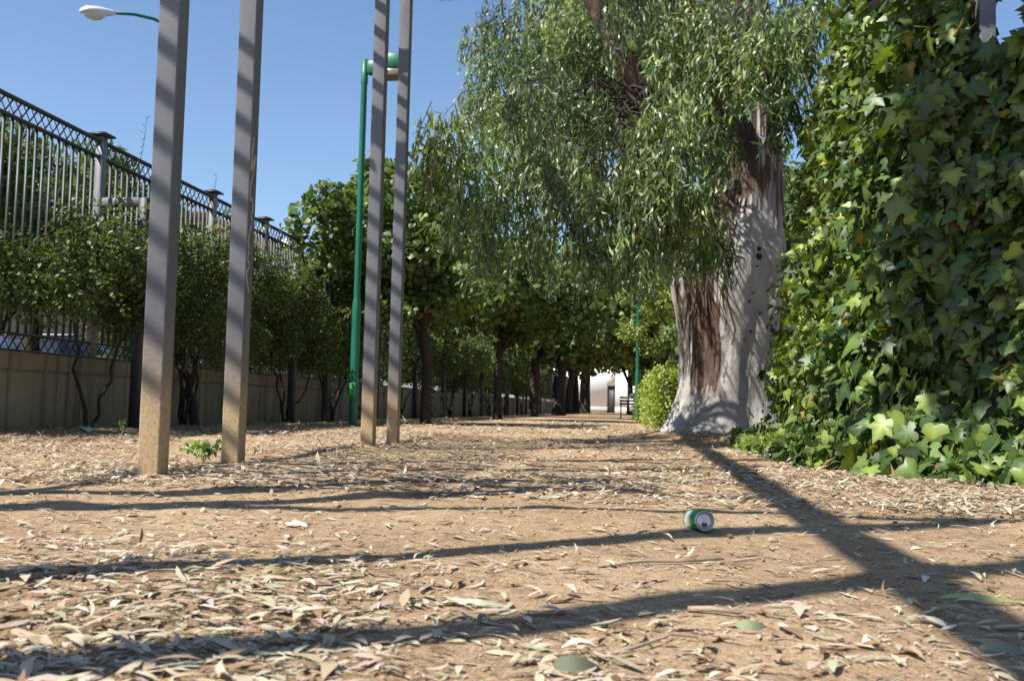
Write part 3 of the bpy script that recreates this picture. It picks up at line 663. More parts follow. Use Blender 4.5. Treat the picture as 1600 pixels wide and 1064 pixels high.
for k, (yc, hw, zc, zt, lab) in enumerate(specs):
    cen = []; rad = []
    for i in range(34):
        y = yc+random.uniform(-1, 1)*hw*.95; e = 1-abs(y-yc)/hw*0.28
        z = random.uniform(1.0 if k else 1.15, zt*e-.1+(.35 if k > 4 else 0))
        z = min(z, 1.78) if abs(y-9.75) < .62 else z
        cen.append((random.uniform(-5.65, -4.95)+.15*(k == 0), y, z)); rad.append((.30, .33*(.6+.4*hw), .27))
    N = 13500 if k < 5 else 8000
    sz = .058 if k < 3 else .066 if k < 6 else .09
    t = bush('climbing_shrub', lab, cen, rad, N, sz, VINE, OVAL, (-5.22, yc+(-.1 if k else .3), .03), vg, stem_r=.02, nstem=5 if k else 2, shell=.1)
    sp_ = MB()                                         # loose sprays sticking out of the mass
    for i in range(26 if k < 6 else 10):
        c_ = np.array(cen[int(rng.integers(34))])+np.array([.2, 0, .2]); d = unit(rng.normal(size=3)+np.array([.4, 0, .7])); L = random.uniform(.25, .6); nl = int(L*60)
        if abs(c_[1]-9.75) < .8 and k < 2: continue
        tt = np.linspace(0, 1, nl); P = c_+np.outer(tt*L, d)+np.outer(-.25*tt**2*L, [0, 0, 1])+rng.normal(0, .018, (nl, 3))
        sp_.inst(OVAL, P, frames(unit(rnd_unit(nl)+d), rnd_unit(nl)+np.array([0, 0, .8])), rng.uniform(.6, 1.1, nl)*sz, cols(nl, VINE[2:], .2))
    tag(sp_.build('spray', M['leaf'], t), kind='stuff')
# twisted stem seen between the first two posts
tw = thing('twisted_stem', on_ground(305, 668), 'dark twisted vine stem against the wall between the first two posts', 'vine')
P = [(306, 672), (303, 655), (301, 632), (292, 612), (296, 597), (288, 582), (280, 570), (276, 552)]
MB().tube([at(x, y, 11.6) for x, y in P], [.06, .055, .05, .055, .045, .045, .035, .03], 8, jit=.2).build('stem', M['wood'], tw, smooth=True)
MB().tube([at(x, y, 11.6) for x, y in ((293, 600), (302, 590), (306, 577), (303, 562), (296, 552))], [.022, .02, .017, .015, .01], 6, jit=.15).build('side_shoot', M['wood'], tw, smooth=True)
# trunk behind the railings at far left
tr = thing('forked_tree', at(48, 560, 10.6), 'dark forked trunk behind the railings at far left', 'tree')
MB().tube([at(x, y, 10.7) for x, y in ((46, 640), (48, 560), (50, 500), (52, 480))], [.1, .085, .075, .07], 9, jit=.1).build('trunk', M['wood'], tr, smooth=True)
MB().tube([at(x, y, 10.7) for x, y in ((52, 482), (40, 455), (34, 430), (44, 400), (60, 380))], [.055, .05, .045, .035, .03], 8, jit=.1).build('limb', M['wood'], tr, smooth=True)
MB().tube([at(x, y, 10.7) for x, y in ((52, 484), (72, 466), (90, 450), (110, 420))], [.06, .05, .045, .03], 8, jit=.1).build('limb', M['wood'], tr, smooth=True)
cc_ = [at(x, y, 10.7+random.uniform(-.3, .3)) for x, y in ((60, 390), (90, 400), (120, 400), (40, 395), (140, 380), (100, 370), (170, 400), (150, 430), (75, 420))]
P, D, k = blob_points(2600, [tuple(c) for c in cc_], [.3]*len(cc_), .2)
foliage(MB(), OVAL, P, D, .06, VINE[1:]).build('crown', M['leaf'], tr)

# ------------------------------------------------------------------ ivy
foot = [(1130, 700), (1180, 712), (1240, 722), (1310, 733), (1400, 741), (1500, 748), (1600, 756), (1720, 764)]
FT = np.array([tuple(on_ground(*q)) for q in foot])[:, :2]
FT[0] = (1.22, 10.4); FT[1] = (1.19, 9.2); FT[2] = (1.22, 8.2); FT[3] = (1.34, 7.2)
iv = thing('ivy_thicket', (2.3, 7.5, 0), 'dense wall of climbing ivy with glossy lobed leaves at right', 'ivy')
seg = np.concatenate([[0], np.cumsum(np.hypot(*np.diff(FT, axis=0).T))])
def ivy_surf(u, z, depth=0.0):
    """u along the foot line, z height: face of the ivy, leaning back a little and lumpy"""
    s = u*seg[-1]; x = np.interp(s, seg, FT[:, 0]); y = np.interp(s, seg, FT[:, 1])
    d = np.stack([np.interp(s+.05, seg, FT[:, 0])-np.interp(s-.05, seg, FT[:, 0]), np.interp(s+.05, seg, FT[:, 1])-np.interp(s-.05, seg, FT[:, 1])], -1)
    d = unit(d); nx_, ny_ = d[:, 1], -d[:, 0]                   # outward, to the path and camera
    lump = .30*vnoise(s*1.7+3, z*1.5) + .22*vnoise(s*4.1, z*3.7+8)
    foot_out = .30*np.exp(-(z/.22)**2)
    off = lump - .06*z*(z > 1.0) - depth + foot_out - .1 - np.interp(u, [0, .3, .5], [.10, .10, 0])*np.clip(z-.6, 0, 9)
    N = np.stack([nx_, ny_, 0.25+0*s], -1)
    return np.stack([x+nx_*off, y+ny_*off, z], -1), unit(N)
UPX = np.interp([1400, 1460, 1500, 1540, 1580, 1620], [q[0] for q in foot], seg)/seg[-1]
def ivy_top(u): return np.interp(u, [0, .3, .5]+list(UPX)+[1.0], [4.3, 4.3, 3.9, 3.1, 2.75, 2.45, 2.42, 2.42, 2.6, 3.0])
IVC = [(.042, .078, .021), (.066, .112, .027), (.10, .155, .034), (.175, .23, .042), (.052, .08, .036), (.22, .17, .06)]
def ivy_leaves(b, N, depth, size, bright=1.0, wt=None):
    u = rng.random(N)**.8; z = rng.random(N)**1.05*ivy_top(u)
    P, Nn = ivy_surf(u, z, depth+rng.uniform(-.10, .08, N))
    sz = size*rng.uniform(.45, 1.25, N)*np.interp(u, [0, .35, 1], [.72, .82, 1.12])
    dr = unit(rng.normal(0, .7, (N, 3))+np.array([0, 0, -1.0])+Nn*.25); nn = unit(Nn+rng.normal(0, .55, (N, 3))+np.array([0, 0, .25]))
    cc = cols(N, IVC, .25, wt or [.27, .27, .22, .13, .095, .015])*np.interp(u, [0, .4, .6, 1], [1.2, 1.15, .98, .88])[:, None]*np.stack([np.interp(u, [.3, .6], [1.2, 1.0]), np.ones(N), np.interp(u, [.3, .6], [.85, 1.0])], -1)  # sunlight painted in: leaves brighter and warmer to the left, dimmer right
    if b is None: return P, dr, nn, sz, cc
    sz = sz[:, None]*np.stack([rng.uniform(.7, 1.15, N), np.ones(N), rng.uniform(-.6, 2.4, N)], -1)
    h = N//2
    b.inst(IVY, P[:h], frames(dr, nn)[:h], sz[:h], cc[:h]); b.inst(IVY2, P[h:], frames(dr, nn)[h:], sz[h:], cc[h:])
b = MB()
ivy_leaves(b, 7500, .0, .098); ivy_leaves(b, 3000, .06, .135); ivy_leaves(b, 5200, .20, .12); ivy_leaves(b, 3600, .36, .14)
# ivy running out over the ground and round the gum's foot
N = 2600; q = rng.random(N); s_ = np.interp(q, [0, 1], [0, .62])*seg[-1]
x = np.interp(s_, seg, FT[:, 0])-rng.random(N)**1.6*np.interp(q, [0, .6, 1], [.38, .45, .18])+.1; y = np.interp(s_, seg, FT[:, 1])-rng.random(N)*.25
P = np.stack([x, y, gh(x, y)+rng.uniform(.02, .13, N)], -1)
b.inst(IVY, P, frames(unit(rng.normal(0, 1, (N, 3))+np.array([-.4, -.4, -.4])), unit(rng.normal(0, .4, (N, 3))+np.array([-.3, -.4, .8]))), rng.uniform(.045, .085, N), cols(N, IVC, .2, [.1, .25, .3, .28, .05, .02]))
# unseen ivy clumps added over the cross beams to shade the right-hand ivy
N = 2600; k_ = rng.integers(0, 34, N); ctr = np.stack([rng.uniform(-.5, 1.7, 34), rng.choice([4.0, 4.25, 4.5], 34)+rng.normal(0, .12, 34), rng.uniform(4.3, 4.75, 34)], -1)
P = ctr[k_]+rng.normal(0, .15, (N, 3))
b.inst(IVY, P, frames(unit(rng.normal(0, .7, (N, 3))+np.array([0, 0, -1.0])), unit(rng.normal(0, .8, (N, 3))+np.array([-.5, -.5, .6]))), rng.uniform(.07, .14, N), cols(N, IVC, .2))
tag(b.build('leaf_mass', M['ivy_leaf'], iv), kind='stuff')
lm = [MB().add(tp[0], tp[1], np.array(c)[None]*tp[2][:, None]).mesh('leaf', M['ivy_leaf']) for tp in (IVY, IVY2) for c in IVC[:4]]
P, dr, nn, sz, cc = ivy_leaves(None, 1500, -.04, .125)
near = np.argsort(-sz/np.linalg.norm(P, axis=1))[:300]; Fm = frames(dr, nn)
for i in near:
    mw = Matrix([list(Fm[i][r_]*sz[i])+[P[i][r_]] for r_ in range(3)]+[[0, 0, 0, 1]])
    link('leaf', lm[int(rng.integers(8))], iv, mw)
# woody core the ivy has grown over
b = MB()
for k in range(150):
    u = np.array([random.random()]); z = 0.0; pts = []
    for j in range(7):
        p_, _ = ivy_surf(np.clip(u+random.uniform(-.03, .03), 0, 1), np.array([ivy_top(u)[0]*j/6.3]), random.uniform(.25, .5)); pts.append(tuple(p_[0]))
    b.tube(pts, [.02*(1-j/9) for j in range(7)], 5, jit=.2)
b.build('stems', M['wood'], iv, smooth=True)
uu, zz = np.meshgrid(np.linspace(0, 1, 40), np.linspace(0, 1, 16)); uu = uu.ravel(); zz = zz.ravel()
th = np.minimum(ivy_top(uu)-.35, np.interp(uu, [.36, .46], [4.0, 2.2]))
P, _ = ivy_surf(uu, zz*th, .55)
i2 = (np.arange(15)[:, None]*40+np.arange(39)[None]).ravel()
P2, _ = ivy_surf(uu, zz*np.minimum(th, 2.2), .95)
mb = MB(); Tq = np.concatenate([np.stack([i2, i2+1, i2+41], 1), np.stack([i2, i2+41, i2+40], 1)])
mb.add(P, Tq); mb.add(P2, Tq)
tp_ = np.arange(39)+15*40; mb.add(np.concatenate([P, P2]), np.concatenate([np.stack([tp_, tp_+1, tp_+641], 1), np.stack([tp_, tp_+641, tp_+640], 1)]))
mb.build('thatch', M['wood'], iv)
# braces of the frame showing over the ivy's lowest part
fr = thing('steel_brace', (2.0, 6.05, 3.0), 'grey steel braces showing above the ivy at the top right corner', 'brace')
MB().bar((2.0, 6.0, 4.1), (1.35, 6.0, 2.75), .045).build('brace_bar', M['steel'], fr)
MB().bar((2.0, 6.0, 4.1), (2.65, 6.0, 2.75), .045).build('brace_bar', M['steel'], fr)

# trimmed hedge beside the far path
hd = thing('hedge', (1.0, 25, 0), 'low yellow-green hedge along the path left of the gum trunk', 'hedge')
N = 16000
y = rng.uniform(17.0, 36.5, N); face = rng.random(N)
x = np.where(face < .5, .42+rng.normal(0, .06, N), rng.uniform(.4, 1.9, N)); z = np.where(face < .5, rng.uniform(.03, 1.0, N), 1.0+rng.normal(0, .07, N))
fr_ = rng.random(N) < .22; x = np.where(fr_, rng.uniform(.4, 1.9, N), x); y = np.where(fr_, 17.0+rng.normal(0, .08, N), y); z = np.where(fr_, rng.uniform(.03, 1.05, N), z)
x = x-.12-(y-17)*.018+.12*vnoise(y*1.3, z*2); z = z*(1+.22*vnoise(y*1.1+4, x*2))
P = np.stack([x, y, z], -1)
foliage(MB(), OVAL, P, np.tile([-.5, -.6, .4], (N, 1)), .075, [(.18, .25, .03), (.25, .32, .04), (.31, .34, .05), (.12, .18, .03)]).build('foliage', M['leaf'], hd)
mb = MB(); mb.quads([(.52, 17.15, 0), (1.85, 17.15, 0), (1.5, 36.4, 0), (.2, 36.4, 0), (.52, 17.15, .9), (1.85, 17.15, .9), (1.5, 36.4, .9), (.2, 36.4, .9)], [(0, 1, 5, 4), (1, 2, 6, 5), (2, 3, 7, 6), (3, 0, 4, 7), (4, 5, 6, 7)])
mb.build('twig_core', M['wood'], hd)

# ------------------------------------------------------------------ lamps
def green_lamp(x, y, h, label, r=.05, arm=True, name='lamp_post', group='green lamp posts'):
    z0 = float(gh(x, y)); t = thing(name, (x, y, z0), label, 'lamp post', group)
    MB().lathe([(r*1.25, -.1), (r*1.25, h*.30), (r*1.2, h*.33), (r*.95, h*.345)], 18, Matrix.Translation((x, y, z0))).build('base_tube', M['green_paint'], t, smooth=True)
    MB().lathe([(r*.95, h*.34), (r*.9, h*.93), (r*1.05, h*.935), (r*1.05, h*.945), (r*.98, h*.95), (r*.98, h), (0.001, h+.01)], 18, Matrix.Translation((x, y, z0))).build('shaft', M['green_paint'], t, smooth=True)
    o = MB().bbox(x-.045, x+.045, y-r*1.25-.012, y-r*1.2, z0+.38, z0+.62).build('hatch', M['green_bright'], t); bevel(o, .006, 1)
    if arm:
        bevel(MB().bbox(x+r, x+.24, y-.06, y+.06, z0+h-.22, z0+h-.03).build('arm', M['green_paint'], t), .006, 1)
        hd_ = bevel(MB().bbox(x+.24, x+.66, y-.14, y+.14, z0+h-.17, z0+h+.05).build('luminaire', M['green_paint'], t), .01, 1)
        bevel(MB().bbox(x+.25, x+.65, y-.13, y+.13, z0+h-.285, z0+h-.175).build('lens', plain('smoked_lens', (.16, .14, .09), .25, 0, .1, 4, 0), hd_), .008, 1)
    return t
green_lamp(-4.05, 13.9, 5.35, 'tall green lamp post with boxy arm behind the middle square posts')
green_lamp(-.05, 31.5, 4.6, 'far green lamp post standing beside the hedge')
green_lamp(.25, 48, 4.6, 'thinner far green lamp post behind the hedge end', .05)
# street lamp behind the fence
a_ = at(178, 21, 16.5); e_ = at(268, 48, 17.2)
sl_ = thing('street_lamp', (e_.x, e_.y, 0), 'pale cobra-head street lamp on curved green arm at top left', 'street lamp')
MB().tube([(e_.x, e_.y, -.1), (e_.x, e_.y, 2), (e_.x, e_.y, e_.z-.8), (e_.x, e_.y, e_.z-.3)], [.09, .075, .055, .05], 14).build('pole', M['green_paint'], sl_, smooth=True)
c1 = at(240, 30, 17.0); c2 = at(210, 23, 16.8)
MB().tube([(e_.x, e_.y, e_.z-.35), (e_.x-.03, e_.y-.02, e_.z-.12), c1.lerp(e_, .35)+Vector((0, 0, .02)), c1, c2, a_], [.045, .04, .032, .028, .026, .026], 10).build('arm', M['green_paint'], sl_, smooth=True)
dv = (a_-c2).normalized()
def head_loft(prof, mtx):
    V = []; n_ = 16
    for s, hw, up, dn in prof:
        for k in range(n_):
            an = 2*math.pi*k/n_; V.append((s, hw*math.cos(an), (up if math.sin(an) > 0 else dn)*math.sin(an)))
    q = [(i*n_+k, i*n_+(k+1) % n_, (i+1)*n_+(k+1) % n_, (i+1)*n_+k) for i in range(len(prof)-1) for k in range(n_)]
    q.append(tuple(range(n_))[::-1]); q.append(tuple(range((len(prof)-1)*n_, len(prof)*n_)))
    V = np.array(V) @ np.array(mtx.to_3x3()).T+np.array(mtx.translation); mb = MB(); mb.quads(V, q); return mb
mt = Matrix.Translation(a_) @ dv.to_track_quat('X', 'Z').to_matrix().to_4x4()
head_loft([(-.02, .035, .035, .035), (.05, .06, .05, .05), (.2, .10, .075, .07), (.36, .135, .09, .05), (.5, .13, .085, .03), (.575, .07, .05, .02), (.60, .015, .02, .01)], mt).build('housing', M['lampgrey'], sl_, smooth=True)
head_loft([(.17, .06, .01, .085), (.26, .11, .01, .125), (.38, .12, .01, .14), (.48, .095, .01, .11), (.55, .03, .01, .04)], mt).build('bowl', M['lampglass'], sl_, smooth=True)

# ------------------------------------------------------------------ far end: building, bench, bin
wb = thing('white_building', (-2, 92, 0), 'low white building with dark doorway closing the far end of the path', 'building')
yb = 90.0
for x0, x1, z0, z1 in ((-14, -2.2, .55, 4.6), (-1.35, 6, .55, 4.6), (-2.2, -1.35, 2.45, 4.6)): MB().bbox(x0, x1, yb, yb+6, z0, z1).build('wall', M['white_wall'], wb)
for x0, x1 in ((-14, -2.2), (-1.35, 6)): MB().bbox(x0, x1, yb-.03, yb+6, -.05, .55).build('plinth', M['grey_wall'], wb)
MB().bbox(-2.195, -1.355, yb+.25, yb+.32, -.02, 2.45).build('door', M['dark'], wb)
MB().bbox(-14.3, 6.3, yb-.3, yb+6.3, 4.6, 4.8).build('roof', M['roof_tile'], wb)
wb.rotation_euler.z = R(-20)
q = on_ground(985, 654); bx_, by_ = q.x, q.y
bn = thing('park_bench', (bx_, by_, 0), 'dark iron bench beside the far green lamp post', 'bench')
for s in (-.8, .8):
    L = [(.28, 0), (.24, .42), (.30, .44), (.20, .62), (-.05, .64), (-.12, .45), (-.2, .0)]
    MB().tube([(bx_+s*.45, by_+a, b2) for a, b2 in L], .022, 6).build('leg', M['dark_iron'], bn)
for i in range(4): MB().bar((bx_-.42, by_-.02-.1*i+.22, .44), (bx_+.42, by_-.02-.1*i+.22, .44), .07, .025).build('seat_slat', M['dark'], bn)
for i in range(3): MB().bar((bx_-.42, by_+.27+.03*i, .55+.12*i), (bx_+.42, by_+.27+.03*i, .55+.12*i), .02, .07).build('back_slat', M['dark'], bn)
q = on_ground(990, 651); tb = thing('litter_bin', (q.x, q.y+2, 0), 'grey round litter bin behind the far bench', 'bin')
mt = Matrix.Translation((q.x, q.y+2, 0))
MB().lathe([(.02, .25), (.2, .26), (.25, .6), (.26, .95), (.24, .96), (.2, .5)], 16, mt).build('drum', M['lampgrey'], tb, smooth=True)
MB().lathe([(.27, .98), (.27, 1.1), (.2, 1.16), (0.001, 1.18)], 16, mt).build('lid', M['dark_iron'], tb, smooth=True)
MB().tube([(q.x, q.y+2, -.05), (q.x, q.y+2, .3)], .04, 8).build('foot', M['dark_iron'], tb)

# ------------------------------------------------------------------ beyond the fence: buildings and cars
def block(name, label, x0, x1, y0, y1, h, wall, roofm, nwy, storeys, win_h=1.5):
    t = thing(name, ((x0+x1)/2, (y0+y1)/2, 0), label, 'building')
    MB().bbox(x0, x1, y0, y1, -.1, h).build('wall', wall, t)
    MB().bbox(x0-.4, x1+.4, y0-.4, y1+.4, h, h+.3).build('roof', roofm, t)
    sh = h/storeys
    for s in range(storeys):
        for k in range(nwy):
            yc = y0+(k+.5)*(y1-y0)/nwy; zc = s*sh+sh*.35
            fr_ = MB().bbox(x1, x1+.05, yc-.6, yc+.6, zc, zc+win_h).build('window', M['white_wall'], t)
            MB().bbox(x1+.05, x1+.06, yc-.5, yc+.5, zc+.08, zc+win_h-.08).build('pane', M['glass'], fr_)
    return t
M['tan'] = plain('tan_render', (.46, .36, .20), .85, var=.1, scale=1.5)
tb_ = block('tan_building', 'pale ochre building behind the railings at far left', -34, -25, 20, 47, 6.2, M['tan'], M['roof_tile'], 6, 2)
for k in range(9): MB().bbox(-25.0, -24.94, 20, 47, .6*k+.45, .6*k+.5).build('moulding', M['tan'], tb_)
rb_ = block('brick_building', 'red brick building with pale roof edge beyond the fence', -38, -26, 56, 100, 11.2, M['brick'], M['roof_tile'], 9, 3)
MB().bbox(-27.6, -26.8, 73.5, 74.4, 11.5, 12.9).build('chimney', M['white_wall'], rb_)
def car(x, y, paint, label, flip=1):
    t = thing('parked_car', (x, y, .05), label, 'car', 'cars parked beyond the fence')
    prof = [(-2.1, .55, .62, .80), (-2.05, .35, .78, .82), (-1.6, .22, .88, .84), (-.95, .2, .95, .86), (.0, .2, .96, .87), (1.2, .2, .97, .86), (1.85, .25, .95, .84), (2.1, .4, .8, .78)]
    V = []
    for s, zb, zt, hw in prof:
        V += [(-hw*.92, s*flip, zb), (-hw, s*flip, (zb+zt)/2), (-hw*.93, s*flip, zt), (hw*.93, s*flip, zt), (hw, s*flip, (zb+zt)/2), (hw*.92, s*flip, zb)]
    q = [(i*6+k, i*6+(k+1) % 6, (i+1)*6+(k+1) % 6, (i+1)*6+k) for i in range(7) for k in range(6)]+[tuple(range(6)), tuple(range(42, 48))]
    V = np.array(V, float)+np.array([x, y, .05]); MB().quads(V, q).build('body', paint, t, smooth=True)
    cab = [(-1.0, .93, .78, .93), (-.35, 1.40, .62, .93), (.2, 1.46, .62, .95), (1.0, 1.42, .6, .95), (1.75, .96, .74, .95)]
    V = []
    for s, zt, hw, zb in cab: V += [(x-.80, y+s*flip, .05+zb), (x-hw, y+s*flip, .05+zt), (x+hw, y+s*flip, .05+zt), (x+.80, y+s*flip, .05+zb)]
    MB().quads(V, [(i*4+k, i*4+k+1, i*4+5+k, i*4+4+k) for i in (0, 1, 2, 3) for k in (0, 2)]+[(1, 2, 6, 5), (13, 14, 18, 17)]).build('glazing', M['glass'], t)
    MB().quads([(x-.6, y-.38*flip, 1.462), (x+.6, y-.38*flip, 1.462), (x-.6, y+.2*flip, 1.522), (x+.6, y+.2*flip, 1.522), (x-.58, y+1.02*flip, 1.482), (x+.58, y+1.02*flip, 1.482)], [(0, 1, 3, 2), (2, 3, 5, 4)]).build('roof_panel', paint, t)
    for sx_ in (-.78, .78):
        for sy_ in (-1.3, 1.3):
            w_ = MB().lathe([(.2, -.1), (.31, -.1), (.32, 0), (.31, .1), (.2, .1)], 16, Matrix.Translation((x+sx_, y+sy_, .37)) @ Matrix.Rotation(R(90), 4, 'Y')).build('wheel', M['rubber'], t, smooth=True)
            MB().lathe([(.001, .06), (.19, .09), (.2, -.09), (.001, -.06)], 12, Matrix.Translation((x+sx_, y+sy_, .37)) @ Matrix.Rotation(R(90), 4, 'Y')).build('rim', M['alu'], w_)
    for sx_ in (-.55, .55): MB().box((x+sx_, y-2.08*flip, .75), (.3, .08, .12)).build('headlight', M['lampglass'], t)
pw = plain('white_car_paint', (.7, .71, .74), .2, 0, .03, 2, 0); pr_ = plain('red_car_paint', (.35, .03, .05), .2, 0, .05, 2, 0); ps = plain('silver_car_paint', (.45, .46, .48), .25, .5, .03, 2, 0)
car(-11.2, 17.6, pw, 'white car seen through the railings at far left')
car(-11.2, 23.0, ps, 'silver car seen through the railings left of the first square post')
car(-11.2, 29.0, pr_, 'dark red car seen through the railings beyond the first post')

# ------------------------------------------------------------------ drink can
cb = on_ground(1101, 833); cx_, cy_ = cb.x, cb.y; cz_ = float(gh(cx_, cy_+.06))
cn = thing('drink_can', (cx_, cy_, cz_), 'empty green and white drink can lying with its opened end forward', 'can')
view = Vector((cx_, cy_, 0)).normalized(); ax = (-view+Vector((.30, 0, .10))).normalized()      # lid looks back, a little to the right
cm = Matrix.Translation((cx_, cy_, cz_+.033)) @ ax.to_track_quat('Z', 'Y').to_matrix().to_4x4()
m, n, l, p = new_mat('can_print'); M['can'] = m
tc = n.new('ShaderNodeTexCoord'); sp = n.new('ShaderNodeSeparateXYZ')
a = n.new('ShaderNodeAttribute'); a.attribute_name = 'col'
l.new(a.outputs['Color'], p.inputs['Base Color']); p.inputs['Metallic'].default_value = .45; p.inputs['Roughness'].default_value = .3
G1, G2, W1 = (.02, .20, .06), (.03, .26, .07), (.70, .72, .74)
prof = [(.024, 0), (.0262, -.004), (.0268, -.006), (.0330, -.020), (.0331, -.024), (.0331, -.045), (.0331, -.075), (.0331, -.100), (.030, -.110), (.024, -.115), (.001, -.108)]
nn_ = 40; V = []; K = []
for r_, z_ in prof:
    for k_ in range(nn_):
        a_ = 2*math.pi*k_/nn_; ding = 1-.05*max(0, math.cos(a_-2.2))*math.exp(-((z_+.06)/.02)**2)
        V.append((r_*ding*math.cos(a_), r_*ding*math.sin(a_), z_))
        lab = -.092 < z_ < -.030 and abs(((a_-2.9+math.pi) % (2*math.pi))-math.pi) < .75
        K.append(W1 if lab else (.7, .7, .7) if z_ > -.005 or z_ < -.108 else G2)
q = [(i*nn_+k_, i*nn_+(k_+1) % nn_, (i+1)*nn_+(k_+1) % nn_, (i+1)*nn_+k_) for i in range(len(prof)-1) for k_ in range(nn_)]
o = MB().quads(np.array(V), q, np.array(K)).build('body', M['can'], smooth=True); o.parent = cn; o.matrix_parent_inverse = cn.matrix_basis.inverted(); o.matrix_basis = cm
def canpart(nm, mb, mt_, par=cn):
    o = mb.build(nm, mt_, smooth=True); o.parent = cn; o.matrix_parent_inverse = cn.matrix_basis.inverted(); o.matrix_basis = cm; return o
canpart('rim', MB().lathe([(.0262, -.003), (.0274, 0), (.0272, .0022), (.0258, .003), (.0246, .0015), (.0238, -.0055)], 40), M['alu'])
canpart('lid', MB().lathe([(.0240, -.0052), (.0228, -.0058), (.0222, -.0040), (.0150, -.0036), (.001, -.0036)], 40), M['alu'])
op = [(.0085*math.cos(t_), -.0105+.0068*math.sin(t_)) for t_ in np.linspace(0, 2*math.pi, 20)[:-1]]
canpart('opening', MB().quads([(x_, y_, -.0030) for x_, y_ in op], [tuple(range(19))]), M['dark'])  # flat dark disc standing in for the shaded hole in the lid
tb2 = MB(); ring = []
for k_ in range(20):
    t_ = 2*math.pi*k_/20; ring.append((.0066*math.cos(t_), .0045+.0105*math.sin(t_)))
V = [(x_, y_, -.0012) for x_, y_ in ring]+[(x_*.5, .0075+(y_-.0045)*.42, -.0012) for x_, y_ in ring]
tb2.quads(V, [(k_, (k_+1) % 20, 20+(k_+1) % 20, 20+k_) for k_ in range(20)]); tb2.lathe([(.0028, -.0035), (.0028, -.0002), (.001, .0002), (.0001, .0002)], 12)
canpart('pull_tab', tb2, M['alu'])

# ------------------------------------------------------------------ weeds, twigs, scraps
WEED = [(.10, .20, .03), (.14, .26, .04), (.18, .30, .05)]
def weed(px_, py_, label, h, w_, nst, leaf, tpl=OVAL):
    g_ = on_ground(px_, py_); z0 = float(gh(g_.x, g_.y)); t = thing('weed', (g_.x, g_.y, z0), label, 'weed')
    s = MB(); lv = MB()
    for i in range(nst):
        d = Vector((random.uniform(-1, 1)*w_, random.uniform(-.6, .6)*w_, h*random.uniform(.5, 1))); b0 = Vector((g_.x, g_.y, z0))
        pts = [b0+d*t_+Vector((0, 0, .25*h*math.sin(math.pi*t_))) for t_ in np.linspace(0, 1, 6)]
        s.tube(pts, [.0025, .002, .002, .0015, .0012, .001], 4)
        N = 14; tt = rng.uniform(.2, 1, N); P = np.array([tuple(b0+d*t_+Vector((0, 0, .25*h*math.sin(math.pi*t_)))) for t_ in tt])
        lv.inst(tpl, P, frames(unit(rnd_unit(N)+np.array(d.normalized())*.6), unit(rnd_unit(N)*.5+np.array([-.2, -.5, .8]))), rng.uniform(.6, 1.2, N)*leaf, cols(N, WEED))
    s.build('stalk', M['leaf'], t); lv.build('leaves', M['leaf'], t)
weed(318, 722, 'leafy green weed between the first two square posts', .12, .15, 13, .034)
weed(190, 688, 'small upright weed at the foot of the nearest trellis prop', .18, .03, 3, .03)
def stick(pts, r_, label):
    P = []
    for x_, y_, up in pts:
        g_ = on_ground(x_, y_); P.append((g_.x, g_.y, float(gh(g_.x, g_.y))+r_+up))
    t = tag(MB().tube(P, [r_*(1-.4*i/len(P)) for i in range(len(P))], 7, jit=.12).build('twig', M['twig'], smooth=True), label, 'twig')
M['twig'] = plain('dead_twig', (.30, .22, .16), .85, var=.3, scale=40, bmp=.4)
stick([(1360, 733, .03), (1400, 740, .02), (1450, 745, .015), (1500, 744, .02), (1540, 742, .02), (1600, 748, .015), (1650, 752, .01)], .012, 'long bare branch lying along the foot of the ivy')
stick([(1530, 768, 0), (1536, 757, .03), (1555, 748, .06)], .006, 'short upright twig under the long bare branch')
stick([(935, 884, 0), (1000, 882, .004), (1060, 880, .003), (1130, 876, .004)], .004, 'straight brown twig on the sand left of the shadow crossing')
stick([(1145, 873, 0), (1200, 868, .002), (1250, 880, .006)], .003, 'thin dark twig right of the can shadow line')
stick([(960, 1004, 0), (1000, 998, .004), (1050, 985, .006), (1090, 990, .004)], .003, 'dark crooked twig in the near litter')
stick([(1075, 949, 0), (1110, 952, .003), (1160, 957, .003)], .0055, 'stout pale twig on the near shadow band')
stick([(1540, 880, 0), (1570, 884, .004), (1600, 890, .002)], .003, 'thin twig at the right edge of the sand')
def scrap(px_, py_, w_, d_, h_, label, nm='paper_scrap', mt_=None):
    g_ = on_ground(px_, py_); N = 9; U, W_ = np.meshgrid(np.linspace(-1, 1, N), np.linspace(-1, 1, 7))
    x_ = g_.x+U*w_/2*(1-.2*np.abs(W_)); y_ = g_.y+W_*d_/2; z_ = gh(x_, y_)+.003+h_*(.5+vnoise(U*2.6+px_, W_*2.2+py_))*(1-.6*np.maximum(np.abs(U), np.abs(W_)))
    i_ = (np.arange(6)[:, None]*N+np.arange(N-1)[None]).ravel()
    tag(MB().add(np.stack([x_, y_, z_], -1).reshape(-1, 3), np.concatenate([np.stack([i_, i_+1, i_+N+1], 1), np.stack([i_, i_+N+1, i_+N], 1)])).build(nm, mt_ or M['paper'], smooth=False), label, 'litter')
scrap(138, 679, .14, .10, .07, 'crumpled white paper at the foot of the wall')
scrap(460, 820, .075, .03, .022, 'strip of crumpled white paper on bare sand near the first posts')

